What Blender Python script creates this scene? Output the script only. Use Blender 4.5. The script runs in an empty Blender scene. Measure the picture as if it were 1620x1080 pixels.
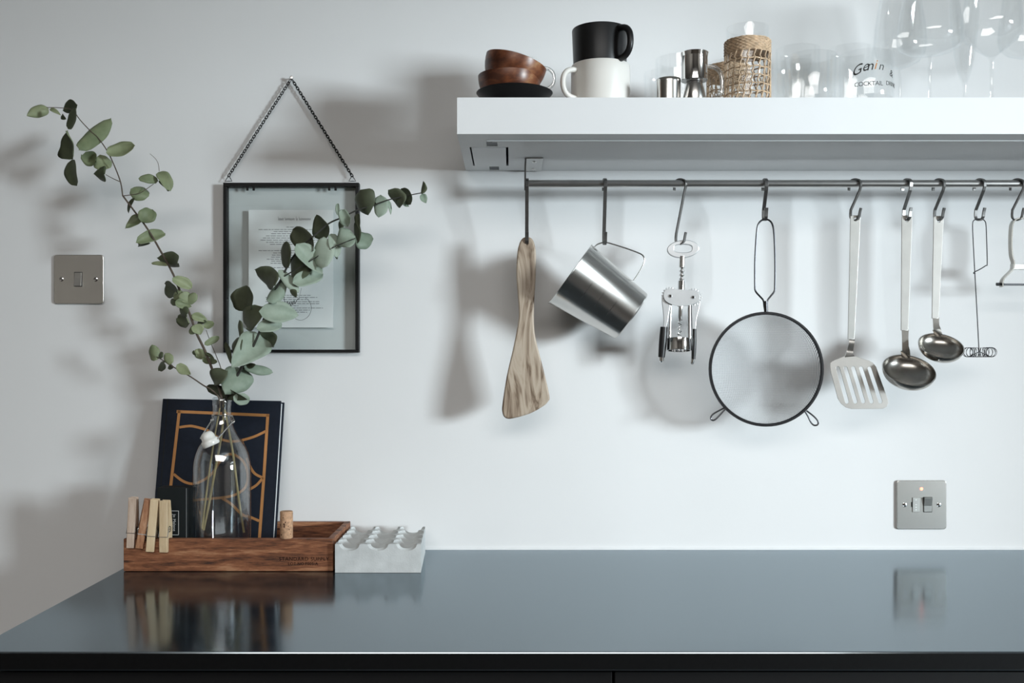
import bpy, bmesh, math, random
from mathutils import Vector, Matrix

random.seed(7)
scene = bpy.context.scene
C = scene.collection
# ------------------------------------------------------------------ camera
D = 1.76          # camera to back wall
F = 1575.0        # focal length in pixels of the 1620 px frame
H = 1.2363        # eye height
def P(px, py, d=0.0):
    """point of the place that the photograph shows at (px,py), d metres out from the back wall"""
    s = (D - d) / F
    return Vector(((px - 810) * s, -d, H - (py - 568) * s))
def S(d): return (D - d) / F

cam_d = bpy.data.cameras.new('camera')
cam_d.sensor_width = 36.0
cam_d.lens = 36.0 * F / 1620.0
cam_d.shift_y = 28.0 / 1620.0
cam_d.clip_start = 0.05
cam = bpy.data.objects.new('camera', cam_d)
cam.location = (0, -D, H)
cam.rotation_euler = (math.pi / 2, 0, 0)
C.objects.link(cam)
scene.camera = cam
# ------------------------------------------------------------------ world, lights, exposure
w = bpy.data.worlds.new('world'); scene.world = w; w.use_nodes = True
w.node_tree.nodes['Background'].inputs[0].default_value = (0.75, 0.88, 1.0, 1)
w.node_tree.nodes['Background'].inputs[1].default_value = 0.2
scene.view_settings.view_transform = 'Standard'
scene.view_settings.look = 'None'
scene.view_settings.gamma = 1.0
scene.view_settings.use_curve_mapping = False
scene.view_settings.exposure = 0.0

XR, XL, YB, ZC = 6.0, -2.6, -6.8, 2.55         # right wall, left wall, rear wall, ceiling
WIN = dict(y0=-6.25, y1=-3.95, z0=1.10, z1=2.20)  # window in the right wall
FILL = dict(x0=-1.3, x1=1.5, y0=-4.9, y1=-2.7)     # opening for an added fill light in the unseen ceiling
def area(name, loc, rot, sx, sy, e, col):
    l = bpy.data.lights.new(name, 'AREA'); l.shape = 'RECTANGLE'; l.size = sx; l.size_y = sy
    l.energy = e; l.color = col
    o = bpy.data.objects.new(name, l); o.location = loc; o.rotation_euler = rot; C.objects.link(o); return o
area('daylight_side_window', (XR + 0.04, (WIN['y0'] + WIN['y1']) / 2, (WIN['z0'] + WIN['z1']) / 2), (0, math.pi / 2, 0),
     WIN['z1'] - WIN['z0'], WIN['y1'] - WIN['y0'], 1080, (0.83, 0.945, 1.0))
area('added_ceiling_fill', ((FILL['x0'] + FILL['x1']) / 2, (FILL['y0'] + FILL['y1']) / 2, ZC + 0.05), (0, 0, 0),
     FILL['x1'] - FILL['x0'], FILL['y1'] - FILL['y0'], 128, (1.0, 0.975, 0.94))  # added overhead fill that lifts the shadows
try:
    scene.cycles.transparent_max_bounces = 40
    scene.cycles.max_bounces = 10
    scene.cycles.diffuse_bounces = 5
    scene.cycles.glossy_bounces = 5
    scene.cycles.use_denoising = True
    scene.cycles.caustics_reflective = False
    scene.cycles.sample_clamp_indirect = 4.0
except Exception:
    pass

# ------------------------------------------------------------------ materials
MATS = {}
def new_mat(name):
    m = bpy.data.materials.new(name); m.use_nodes = True
    MATS[name] = m
    return m, m.node_tree.nodes, m.node_tree.links, m.node_tree.nodes['Principled BSDF']
def plain(name, col, rough=0.5, metal=0.0, spec=0.5, var=0.04, scale=30.0, bump=0.0, bscale=200.0, coat=0.0):
    m, n, l, b = new_mat(name)
    tc = n.new('ShaderNodeTexCoord')
    nz = n.new('ShaderNodeTexNoise'); nz.inputs['Scale'].default_value = scale; nz.inputs['Detail'].default_value = 4
    l.new(tc.outputs['Object'], nz.inputs['Vector'])
    rp = n.new('ShaderNodeValToRGB')
    rp.color_ramp.elements[0].position = 0.3; rp.color_ramp.elements[1].position = 0.7
    rp.color_ramp.elements[0].color = tuple(max(0, c * (1 - var)) for c in col) + (1,)
    rp.color_ramp.elements[1].color = tuple(min(1, c * (1 + var)) for c in col) + (1,)
    l.new(nz.outputs['Fac'], rp.inputs['Fac']); l.new(rp.outputs['Color'], b.inputs['Base Color'])
    b.inputs['Roughness'].default_value = rough
    b.inputs['Metallic'].default_value = metal
    b.inputs['Specular IOR Level'].default_value = spec
    if coat: b.inputs['Coat Weight'].default_value = coat; b.inputs['Coat Roughness'].default_value = 0.08
    if bump:
        n2 = n.new('ShaderNodeTexNoise'); n2.inputs['Scale'].default_value = bscale; n2.inputs['Detail'].default_value = 3
        l.new(tc.outputs['Object'], n2.inputs['Vector'])
        bp = n.new('ShaderNodeBump'); bp.inputs['Strength'].default_value = bump; bp.inputs['Distance'].default_value = 0.001
        l.new(n2.outputs['Fac'], bp.inputs['Height']); l.new(bp.outputs['Normal'], b.inputs['Normal'])
    return m
def wood(name, cols, sc=(1, 1, 1), scale=6.0, swirl=0.6, rough=0.55, bump=0.15, fine=5.0, finew=0.35, ring=0.0, span=None):
    """grain from noise stretched along the low-scale axis, optional broad rings"""
    m, n, l, b = new_mat(name)
    tc = n.new('ShaderNodeTexCoord'); mp = n.new('ShaderNodeMapping'); mp.inputs['Scale'].default_value = sc
    l.new(tc.outputs['Object'], mp.inputs['Vector'])
    nz = n.new('ShaderNodeTexNoise'); nz.inputs['Scale'].default_value = scale; nz.inputs['Detail'].default_value = 4; nz.inputs['Distortion'].default_value = swirl
    n2 = n.new('ShaderNodeTexNoise'); n2.inputs['Scale'].default_value = scale * fine; n2.inputs['Detail'].default_value = 6; n2.inputs['Roughness'].default_value = 0.65
    l.new(mp.outputs['Vector'], nz.inputs['Vector']); l.new(mp.outputs['Vector'], n2.inputs['Vector'])
    src = nz.outputs['Fac']
    if ring:
        mu = n.new('ShaderNodeMath'); mu.operation = 'MULTIPLY'; mu.inputs[1].default_value = ring; l.new(src, mu.inputs[0])
        si = n.new('ShaderNodeMath'); si.operation = 'PINGPONG'; si.inputs[1].default_value = 1.0; l.new(mu.outputs[0], si.inputs[0])
        src = si.outputs[0]
    m2 = n.new('ShaderNodeMath'); m2.operation = 'MULTIPLY'; m2.inputs[1].default_value = finew; l.new(n2.outputs['Fac'], m2.inputs[0])
    mx = n.new('ShaderNodeMath'); mx.operation = 'MULTIPLY_ADD'; mx.inputs[1].default_value = 1 - finew
    l.new(src, mx.inputs[0]); l.new(m2.outputs[0], mx.inputs[2])
    rp = n.new('ShaderNodeValToRGB'); cr = rp.color_ramp
    lo, hi = span or ((0.30, 0.70) if not ring else (0.15, 0.85))
    cr.elements[0].color = cols[0] + (1,); cr.elements[0].position = lo
    cr.elements[1].color = cols[-1] + (1,); cr.elements[1].position = hi
    for i, c in enumerate(cols[1:-1]):
        e = cr.elements.new(lo + (hi - lo) * (i + 1) / (len(cols) - 1)); e.color = c + (1,)
    l.new(mx.outputs[0], rp.inputs['Fac']); l.new(rp.outputs['Color'], b.inputs['Base Color'])
    b.inputs['Roughness'].default_value = rough
    bp = n.new('ShaderNodeBump'); bp.inputs['Strength'].default_value = bump; bp.inputs['Distance'].default_value = 0.001
    l.new(mx.outputs[0], bp.inputs['Height']); l.new(bp.outputs['Normal'], b.inputs['Normal'])
    return m
def glass(name, tint=(0.985, 0.99, 0.99), edge=(0.80, 0.84, 0.85), refl=0.055, rim=0.85):
    m = bpy.data.materials.new(name); m.use_nodes = True; MATS[name] = m
    n = m.node_tree.nodes; l = m.node_tree.links; n.clear()
    out = n.new('ShaderNodeOutputMaterial'); mix = n.new('ShaderNodeMixShader')
    tr = n.new('ShaderNodeBsdfTransparent'); gl = n.new('ShaderNodeBsdfGlossy'); gl.inputs['Roughness'].default_value = 0.02
    gl.inputs['Color'].default_value = (1, 1, 1, 1)
    lw = n.new('ShaderNodeLayerWeight'); lw.inputs['Blend'].default_value = 0.5
    pw = n.new('ShaderNodeMath'); pw.operation = 'POWER'; pw.inputs[1].default_value = 4.5
    l.new(lw.outputs['Facing'], pw.inputs[0])
    ma = n.new('ShaderNodeMath'); ma.operation = 'MULTIPLY_ADD'; ma.inputs[1].default_value = rim; ma.inputs[2].default_value = refl
    ma.use_clamp = True; l.new(pw.outputs[0], ma.inputs[0]); l.new(ma.outputs[0], mix.inputs['Fac'])
    mc = n.new('ShaderNodeMix'); mc.data_type = 'RGBA'
    p2 = n.new('ShaderNodeMath'); p2.operation = 'POWER'; p2.inputs[1].default_value = 3.0
    l.new(lw.outputs['Facing'], p2.inputs[0]); l.new(p2.outputs[0], mc.inputs[0])
    mc.inputs[6].default_value = tint + (1,); mc.inputs[7].default_value = edge + (1,)
    l.new(mc.outputs[2], tr.inputs['Color'])
    l.new(tr.outputs[0], mix.inputs[1]); l.new(gl.outputs[0], mix.inputs[2]); l.new(mix.outputs[0], out.inputs['Surface'])
    return m

plain('wall_paint', (0.80, 0.80, 0.80), 0.6, var=0.012, scale=5, bump=0.08, bscale=160, spec=0.25)
plain('room_paint', (0.36, 0.345, 0.32), 0.8, var=0.02, scale=4, spec=0.2)
plain('rear_paint', (0.16, 0.15, 0.138), 0.8, var=0.02, scale=4, spec=0.2)
plain('ceiling_paint', (0.8, 0.8, 0.79), 0.8, var=0.01, scale=4, spec=0.2)
wood('floor_boards', [(0.014, 0.011, 0.008), (0.022, 0.017, 0.013), (0.03, 0.023, 0.017)], (1, 8, 1), 3)
plain('shelf_paint', (0.84, 0.85, 0.86), 0.45, var=0.01, scale=12, bump=0.05, bscale=120, spec=0.35)
plain('caulk', (0.82, 0.83, 0.84), 0.5)
plain('cabinet_black', (0.005, 0.005, 0.0055), 0.6, spec=0.2)
plain('steel', (0.62, 0.61, 0.59), 0.22, 1.0, var=0.03, scale=60)
plain('blade_satin', (0.40, 0.385, 0.365), 0.36, 1.0, var=0.05, scale=40)
plain('steel_satin', (0.48, 0.475, 0.455), 0.36, 1.0, var=0.05, scale=40)
plain('steel_bowl', (0.42, 0.40, 0.37), 0.24, 1.0, var=0.12, scale=25)
plain('chrome', (0.80, 0.80, 0.80), 0.08, 1.0, var=0.01)
plain('zinc', (0.74, 0.75, 0.76), 0.30, 0.55, var=0.05, scale=40)
plain('chain_black', (0.008, 0.008, 0.008), 0.8, spec=0.1)
plain('gunmetal', (0.24, 0.235, 0.23), 0.33, 1.0, var=0.1, scale=80)
plain('rail_metal', (0.55, 0.54, 0.53), 0.3, 1.0, var=0.05, scale=60)
plain('wire_dark', (0.075, 0.075, 0.08), 0.3, 1.0, var=0.1, scale=90)
plain('plate_nickel', (0.74, 0.73, 0.70), 0.27, 1.0, var=0.03, scale=12)
plain('black_plastic', (0.012, 0.012, 0.013), 0.4)
plain('black_metal', (0.006, 0.006, 0.0065), 0.5, spec=0.25)
plain('dark_void', (0.01, 0.01, 0.01), 0.9)
plain('hinge_grey', (0.10, 0.105, 0.11), 0.5)
plain('grey_plastic', (0.30, 0.31, 0.32), 0.4)
plain('black_ceramic', (0.009, 0.009, 0.010), 0.36, var=0.1, spec=0.4)
plain('white_ceramic', (0.80, 0.775, 0.73), 0.4, var=0.015, scale=20)
plain('stopper_ceramic', (0.84, 0.83, 0.79), 0.18, var=0.01)
plain('paper_card', (0.86, 0.87, 0.87), 0.7, var=0.03, scale=28, bump=0.2, bscale=60)
plain('paper_pages', (0.85, 0.86, 0.86), 0.8, var=0.04, scale=200)
plain('ink', (0.20, 0.20, 0.21), 0.7)
plain('ink_black', (0.015, 0.014, 0.013), 0.6)
plain('ink_orange', (0.55, 0.24, 0.07), 0.6)
plain('ink_pale', (0.42, 0.42, 0.43), 0.7)
plain('stamp_ink', (0.006, 0.004, 0.004), 0.8, spec=0.1)
plain('label_white', (0.70, 0.71, 0.70), 0.6)
plain('book_cloth', (0.006, 0.010, 0.020), 0.65, spec=0.25, var=0.15, scale=120, bump=0.2, bscale=900)
plain('copper_foil', (0.44, 0.20, 0.065), 0.42, 0.35, var=0.06, scale=60)
plain('box_card', (0.007, 0.010, 0.011), 0.6, var=0.1, spec=0.25)
plain('cork', (0.55, 0.33, 0.20), 0.85, var=0.3, scale=220, bump=0.6, bscale=420)
plain('cork_pit', (0.07, 0.03, 0.015), 0.9)
plain('concrete', (0.60, 0.62, 0.62), 0.85, var=0.10, scale=45, bump=0.35, bscale=380)
plain('stem_brown', (0.10, 0.075, 0.055), 0.6, var=0.3, scale=60)
plain('stem_dark', (0.030, 0.030, 0.024), 0.6, var=0.2, scale=60)
plain('stem_green', (0.36, 0.295, 0.145), 0.55, var=0.3, scale=60)
plain('rattan', (0.62, 0.45, 0.30), 0.6, var=0.25, scale=160, bump=0.2, bscale=900)
wood('tray_wood', [(0.032, 0.012, 0.006), (0.145, 0.050, 0.021), (0.26, 0.098, 0.043), (0.40, 0.195, 0.10)], (1.4, 5, 13), 7.0, 1.0, 0.62, 0.35, 5.0, 0.45, span=(0.36, 0.62))
wood('spatula_wood', [(0.17, 0.115, 0.075), (0.34, 0.26, 0.19), (0.45, 0.36, 0.275), (0.50, 0.415, 0.325)], (7, 7, 1.6), 4.5, 1.4, 0.5, 0.08, 5.0, 0.22, 7.0)
wood('acacia', [(0.07, 0.022, 0.011), (0.16, 0.050, 0.021), (0.27, 0.105, 0.045), (0.42, 0.24, 0.12)], (6, 6, 15), 1.9, 1.0, 0.33, 0.06, 6.0, 0.25, span=(0.40, 0.63))
wood('peg_wood', [(0.56, 0.40, 0.23), (0.68, 0.52, 0.33), (0.74, 0.59, 0.40)], (30, 30, 2), 6, 0.3, 0.6, 0.1)
wood('peg_wood_grey', [(0.40, 0.27, 0.19), (0.58, 0.45, 0.36), (0.66, 0.54, 0.45)], (26, 26, 3), 6, 0.4, 0.65, 0.15)
wood('peg_wood_brown', [(0.20, 0.07, 0.03), (0.36, 0.17, 0.085), (0.56, 0.35, 0.22)], (18, 18, 3), 6, 0.6, 0.6, 0.15)
glass('glass_clear', (0.995, 0.997, 0.997), (0.955, 0.965, 0.97), 0.045, 0.36)
glass('glass_bottle', (0.980, 0.990, 0.994), (0.72, 0.80, 0.84), 0.10, 0.95)
glass('glass_pane', (0.970, 0.980, 0.979), (0.86, 0.90, 0.89), 0.025, 0.5)
glass('glass_handle', (0.93, 0.94, 0.94), (0.80, 0.82, 0.83), 0.34, 0.6)

def mk_worktop():
    m = bpy.data.materials.new('slate_worktop'); m.use_nodes = True; MATS['slate_worktop'] = m
    n = m.node_tree.nodes; l = m.node_tree.links; n.clear()
    out = n.new('ShaderNodeOutputMaterial'); mix = n.new('ShaderNodeMixShader')
    df = n.new('ShaderNodeBsdfDiffuse'); gl = n.new('ShaderNodeBsdfGlossy'); fr = n.new('ShaderNodeFresnel')
    fr.inputs['IOR'].default_value = 2.9
    gl.inputs['Color'].default_value = (0.82, 0.93, 1.0, 1)          # cool slate tone of the polished stone
    tc = n.new('ShaderNodeTexCoord')
    nz = n.new('ShaderNodeTexNoise'); nz.inputs['Scale'].default_value = 3.5; nz.inputs['Detail'].default_value = 8; nz.inputs['Roughness'].default_value = 0.65
    mp = n.new('ShaderNodeMapping'); mp.inputs['Scale'].default_value = (1, 2.5, 1)
    l.new(tc.outputs['Object'], mp.inputs['Vector']); l.new(mp.outputs['Vector'], nz.inputs['Vector'])
    rp = n.new('ShaderNodeValToRGB')
    rp.color_ramp.elements[0].position = 0.35; rp.color_ramp.elements[0].color = (0.005, 0.008, 0.012, 1)
    rp.color_ramp.elements[1].position = 0.75; rp.color_ramp.elements[1].color = (0.011, 0.017, 0.024, 1)
    l.new(nz.outputs['Fac'], rp.inputs['Fac']); l.new(rp.outputs['Color'], df.inputs['Color'])
    r2 = n.new('ShaderNodeMapRange'); r2.inputs[1].default_value = 0.3; r2.inputs[2].default_value = 0.75
    r2.inputs[3].default_value = 0.11; r2.inputs[4].default_value = 0.17
    l.new(nz.outputs['Fac'], r2.inputs[0]); l.new(r2.outputs[0], gl.inputs['Roughness'])
    l.new(fr.outputs[0], mix.inputs[0]); l.new(df.outputs[0], mix.inputs[1]); l.new(gl.outputs[0], mix.inputs[2])
    l.new(mix.outputs[0], out.inputs['Surface'])
    plain('slate_edge_shaded', (0.003, 0.0032, 0.0035), 0.6, var=0.2, scale=200, spec=0.12)   # same stone, edge shade put into a darker, duller colour
mk_worktop()
def mk_leaf(name, c0, c1, rough, trans):
    m, n, l, b = new_mat(name)
    tc = n.new('ShaderNodeTexCoord'); oi = n.new('ShaderNodeObjectInfo')
    nz = n.new('ShaderNodeTexNoise'); nz.inputs['Scale'].default_value = 70; nz.inputs['Detail'].default_value = 5
    l.new(tc.outputs['Object'], nz.inputs['Vector'])
    ad = n.new('ShaderNodeMath'); ad.operation = 'MULTIPLY_ADD'; ad.inputs[1].default_value = 0.5
    l.new(oi.outputs['Random'], ad.inputs[0]); 
    m2 = n.new('ShaderNodeMath'); m2.operation = 'MULTIPLY'; m2.inputs[1].default_value = 0.6
    l.new(nz.outputs['Fac'], m2.inputs[0]); l.new(m2.outputs[0], ad.inputs[2])
    rp = n.new('ShaderNodeValToRGB'); rp.color_ramp.elements[0].position = 0.2; rp.color_ramp.elements[1].position = 0.85
    rp.color_ramp.elements[0].color = c0 + (1,); rp.color_ramp.elements[1].color = c1 + (1,)
    l.new(ad.outputs[0], rp.inputs['Fac']); l.new(rp.outputs['Color'], b.inputs['Base Color'])
    b.inputs['Roughness'].default_value = rough
    b.inputs['Specular IOR Level'].default_value = 0.35
    tl = n.new('ShaderNodeBsdfTranslucent'); l.new(rp.outputs['Color'], tl.inputs['Color'])
    mx = n.new('ShaderNodeMixShader'); mx.inputs[0].default_value = trans
    o = n['Material Output']; l.new(b.outputs[0], mx.inputs[1]); l.new(tl.outputs[0], mx.inputs[2]); l.new(mx.outputs[0], o.inputs['Surface'])
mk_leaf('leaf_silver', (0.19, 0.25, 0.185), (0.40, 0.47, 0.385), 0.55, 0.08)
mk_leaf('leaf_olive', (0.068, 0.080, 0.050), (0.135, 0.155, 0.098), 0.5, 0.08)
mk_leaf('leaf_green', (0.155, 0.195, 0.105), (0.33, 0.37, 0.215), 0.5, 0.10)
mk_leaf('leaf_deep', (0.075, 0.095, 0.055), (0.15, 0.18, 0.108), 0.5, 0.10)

def mk_mesh_gauze():
    m = bpy.data.materials.new('wire_gauze'); m.use_nodes = True; MATS['wire_gauze'] = m
    n = m.node_tree.nodes; l = m.node_tree.links; b = n['Principled BSDF']
    b.inputs['Base Color'].default_value = (0.52, 0.53, 0.54, 1); b.inputs['Metallic'].default_value = 0.0; b.inputs['Specular IOR Level'].default_value = 0.15; b.inputs['Roughness'].default_value = 0.75
    tc = n.new('ShaderNodeTexCoord'); sp = n.new('ShaderNodeSeparateXYZ'); l.new(tc.outputs['Object'], sp.inputs[0])
    outs = []
    for ax in ('X', 'Z'):
        mu = n.new('ShaderNodeMath'); mu.operation = 'MULTIPLY'; mu.inputs[1].default_value = 2 * math.pi / 0.0017
        l.new(sp.outputs[ax], mu.inputs[0])
        si = n.new('ShaderNodeMath'); si.operation = 'SINE'; l.new(mu.outputs[0], si.inputs[0])
        gt = n.new('ShaderNodeMath'); gt.operation = 'GREATER_THAN'; gt.inputs[1].default_value = 0.45; l.new(si.outputs[0], gt.inputs[0])
        outs.append(gt)
    mx = n.new('ShaderNodeMath'); mx.operation = 'MAXIMUM'; l.new(outs[0].outputs[0], mx.inputs[0]); l.new(outs[1].outputs[0], mx.inputs[1])
    tr = n.new('ShaderNodeBsdfTransparent'); ms = n.new('ShaderNodeMixShader')
    l.new(mx.outputs[0], ms.inputs[0]); l.new(tr.outputs[0], ms.inputs[1]); l.new(b.outputs[0], ms.inputs[2])
    l.new(ms.outputs[0], n['Material Output'].inputs['Surface'])
mk_mesh_gauze()
m, n, l, b = new_mat('neon_red')
b.inputs['Base Color'].default_value = (0.8, 0.15, 0.1, 1); b.inputs['Emission Color'].default_value = (1.0, 0.16, 0.10, 1); b.inputs['Emission Strength'].default_value = 5.0

# ------------------------------------------------------------------ mesh helpers (all in world coordinates; org = the thing's base)
Z0 = Vector((0, 0, 0))
class MB:
    def __init__(s): s.v = []; s.f = []; s.plate = False
    def add(s, v, f):
        o = len(s.v); s.v += [Vector(p) for p in v]; s.f += [tuple(i + o for i in q) for q in f]; return s
    def box(s, a, b):
        x0, y0, z0 = [min(a[i], b[i]) for i in range(3)]; x1, y1, z1 = [max(a[i], b[i]) for i in range(3)]
        return s.add([(x0,y0,z0),(x1,y0,z0),(x1,y1,z0),(x0,y1,z0),(x0,y0,z1),(x1,y0,z1),(x1,y1,z1),(x0,y1,z1)],
                     [(0,3,2,1),(4,5,6,7),(0,1,5,4),(1,2,6,5),(2,3,7,6),(3,0,4,7)])
    def tube(s, pts, r, n=8, closed=False, caps=True):
        pts = [Vector(p) for p in pts]; k = len(pts)
        rs = r if isinstance(r, (list, tuple)) else [r] * k
        vs = []; up = None
        for i, p in enumerate(pts):
            a = pts[(i - 1) % k] if (closed or i > 0) else p
            b = pts[(i + 1) % k] if (closed or i < k - 1) else p
            t = (b - a).normalized() if (b - a).length > 1e-9 else Vector((0, 0, 1))
            if up is None:
                up = Vector((0, 1, 0)) if abs(t.y) < 0.9 else Vector((1, 0, 0))
            up = (up - t * up.dot(t))
            up = up.normalized() if up.length > 1e-6 else t.orthogonal().normalized()
            sd = t.cross(up)
            for j in range(n):
                an = 2 * math.pi * j / n
                vs.append(p + (up * math.cos(an) + sd * math.sin(an)) * rs[i])
        fs = []
        for i in range(k if closed else k - 1):
            i2 = (i + 1) % k
            for j in range(n):
                fs.append((i * n + j, i * n + (j + 1) % n, i2 * n + (j + 1) % n, i2 * n + j))
        if caps and not closed:
            fs.append(tuple(range(n))[::-1]); fs.append(tuple((k - 1) * n + j for j in range(n)))
        return s.add(vs, fs)
    def lathe(s, prof, c=(0, 0, 0), n=40, axis=(0, 0, 1), close=False):
        """prof: list of (radius, height)"""
        ax = Vector(axis).normalized(); c = Vector(c)
        e1 = Vector((1, 0, 0)) if abs(ax.x) < 0.9 else Vector((0, 1, 0))
        e1 = (e1 - ax * e1.dot(ax)).normalized(); e2 = ax.cross(e1)
        vs = []; rows = []
        for r, h in prof:
            if r < 1e-6:
                rows.append([len(vs)]); vs.append(c + ax * h)
            else:
                rows.append(list(range(len(vs), len(vs) + n)))
                for j in range(n):
                    an = 2 * math.pi * j / n
                    vs.append(c + ax * h + (e1 * math.cos(an) + e2 * math.sin(an)) * r)
        fs = []
        m = len(rows)
        for i in range(m if close else m - 1):
            A, B = rows[i], rows[(i + 1) % m]
            for j in range(n):
                j2 = (j + 1) % n
                if len(A) == 1 and len(B) == 1: continue
                if len(A) == 1: fs.append((A[0], B[j2], B[j]))
                elif len(B) == 1: fs.append((A[j], A[j2], B[0]))
                else: fs.append((A[j], A[j2], B[j2], B[j]))
        return s.add(vs, fs)
    def ribbon(s, pts, widths, th, side=(1, 0, 0), nrm=None):
        """flat bar along pts; side = width direction, thickness across"""
        pts = [Vector(p) for p in pts]; k = len(pts)
        ws = widths if isinstance(widths, (list, tuple)) else [widths] * k
        sd0 = Vector(side).normalized(); vs = []
        for i, p in enumerate(pts):
            a = pts[max(0, i - 1)]; b = pts[min(k - 1, i + 1)]
            t = (b - a).normalized(); sd = (sd0 - t * sd0.dot(t)).normalized(); nn = t.cross(sd)
            h = ws[i] / 2
            vs += [p - sd * h - nn * th / 2, p + sd * h - nn * th / 2, p + sd * h + nn * th / 2, p - sd * h + nn * th / 2]
        fs = []
        for i in range(k - 1):
            for j in range(4):
                fs.append((i * 4 + j, i * 4 + (j + 1) % 4, i * 4 + 4 + (j + 1) % 4, i * 4 + 4 + j))
        fs.append((3, 2, 1, 0)); o = (k - 1) * 4; fs.append((o, o + 1, o + 2, o + 3))
        return s.add(vs, fs)
    def xf(s, fn): s.v = [Vector(fn(p)) for p in s.v]; return s
    def build(s, name, mat, parent=None, org=Z0, smooth=False, bevel=0.0, auto=40, seg=2):
        me = bpy.data.meshes.new(name)
        org = Vector(org)
        me.from_pydata([tuple(p - org) for p in s.v], [], s.f)
        bm = bmesh.new(); bm.from_mesh(me)
        bmesh.ops.recalc_face_normals(bm, faces=bm.faces)
        if bevel:
            es = [e for e in bm.edges if len(e.link_faces) == 2 and e.calc_face_angle(0) > 0.5]
            bmesh.ops.bevel(bm, geom=es, offset=bevel, segments=seg, profile=0.5, affect='EDGES', clamp_overlap=True)
        if smooth and not bevel:
            for f in bm.faces: f.smooth = True
            for e in bm.edges:
                if len(e.link_faces) == 2 and e.calc_face_angle(0) > math.radians(auto): e.smooth = False
        bm.to_mesh(me); bm.free()
        o = link(name, me, mat, parent, org)
        if s.plate and smooth:
            wn = o.modifiers.new('weighted_normal', 'WEIGHTED_NORMAL'); wn.keep_sharp = True; wn.weight = 100
        return o
def link(name, me, mat, parent=None, org=Z0):
    o = bpy.data.objects.new(name, me)
    me.materials.clear()
    for mm in (mat if isinstance(mat, (list, tuple)) else [mat]): me.materials.append(MATS[mm])
    if parent is not None: o.parent = parent
    else: o.location = org
    C.objects.link(o)
    return o
def thing(name, label, cat, loc, rz=0.0, group=None):
    o = bpy.data.objects.new(name, None); o.empty_display_size = 0.02; o.location = loc; o.rotation_euler = (0, 0, rz); C.objects.link(o)
    return tag(o, label, cat, group)
def tag(o, label, cat, group=None):
    o['label'] = label; o['category'] = cat
    if group: o['group'] = group
    return o
def struct(o): o['kind'] = 'structure'; return o
def eval_curve(cu):
    o = bpy.data.objects.new('tmp', cu); C.objects.link(o)
    dg = bpy.context.evaluated_depsgraph_get(); me = bpy.data.meshes.new_from_object(o.evaluated_get(dg))
    bpy.data.objects.remove(o); bpy.data.curves.remove(cu)
    mb = MB(); mb.v = [v.co.copy() for v in me.vertices]; mb.f = [tuple(p.vertices) for p in me.polygons]
    bpy.data.meshes.remove(me); mb.plate = True; return mb
def plate2d(outlines, ext, bev=0.0, res=3):
    """filled outlines (first solid, later ones holes); local x,y in plane, z thickness"""
    cu = bpy.data.curves.new('tmp', 'CURVE'); cu.dimensions = '2D'; cu.fill_mode = 'BOTH'; cu.extrude = ext; cu.bevel_depth = bev; cu.bevel_resolution = res
    for ol in outlines:
        sp = cu.splines.new('POLY'); sp.points.add(len(ol) - 1)
        for q, (x, y) in zip(sp.points, ol): q.co = (x, y, 0, 1)
        sp.use_cyclic_u = True
    return eval_curve(cu)
def text2d(txt, size, ext=0.0, align='LEFT', shear=0.0, spacing=1.0):
    cu = bpy.data.curves.new('tmp', 'FONT'); cu.body = txt; cu.size = size; cu.extrude = ext; cu.align_x = align; cu.shear = shear; cu.space_character = spacing
    cu.resolution_u = 3
    return eval_curve(cu)
def smooth_poly(pts, sub=4, closed=True):
    """Catmull-Rom through points"""
    k = len(pts); out = []; dim = len(pts[0])
    rng = range(k) if closed else range(k - 1)
    for i in rng:
        if closed: p0, p1, p2, p3 = pts[(i - 1) % k], pts[i], pts[(i + 1) % k], pts[(i + 2) % k]
        else: p0, p1, p2, p3 = pts[max(0, i - 1)], pts[i], pts[i + 1], pts[min(k - 1, i + 2)]
        for j in range(sub):
            t = j / sub
            out.append(tuple(0.5 * (2 * p1[a] + (p2[a] - p0[a]) * t + (2 * p0[a] - 5 * p1[a] + 4 * p2[a] - p3[a]) * t * t + (3 * p1[a] - p0[a] - 3 * p2[a] + p3[a]) * t ** 3) for a in range(dim)))
    if not closed: out.append(tuple(pts[-1]))
    return out
def pxplate(outlines_px, d, th, bev=0.0, res=3):
    """plate parallel to the wall traced at depth d, real thickness th"""
    s = S(d)
    mb = plate2d([[((x - 810) * s, H - (y - 568) * s) for x, y in ol] for ol in outlines_px], max(th / 2 - bev, 0.0001), bev, res)
    return mb.xf(lambda p: (p.x, -d - p.z, p.y))
def rounded_rect(x0, y0, x1, y1, r, n=5):
    out = []
    for cx, cy, a0 in ((x1 - r, y1 - r, 0), (x0 + r, y1 - r, 90), (x0 + r, y0 + r, 180), (x1 - r, y0 + r, 270)):
        for i in range(n + 1):
            a = math.radians(a0 + 90 * i / n); out.append((cx + r * math.cos(a), cy + r * math.sin(a)))
    return out
def ell(cx, cy, rx, ry, n=28): return [(cx + rx * math.cos(2 * math.pi * i / n), cy + ry * math.sin(2 * math.pi * i / n)) for i in range(n)]
def arc3(c, e1, e2, r1, r2, a0, a1, n):
    return [Vector(c) + Vector(e1) * (r1 * math.cos(math.radians(a0 + (a1 - a0) * i / n))) + Vector(e2) * (r2 * math.sin(math.radians(a0 + (a1 - a0) * i / n))) for i in range(n + 1)]

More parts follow.
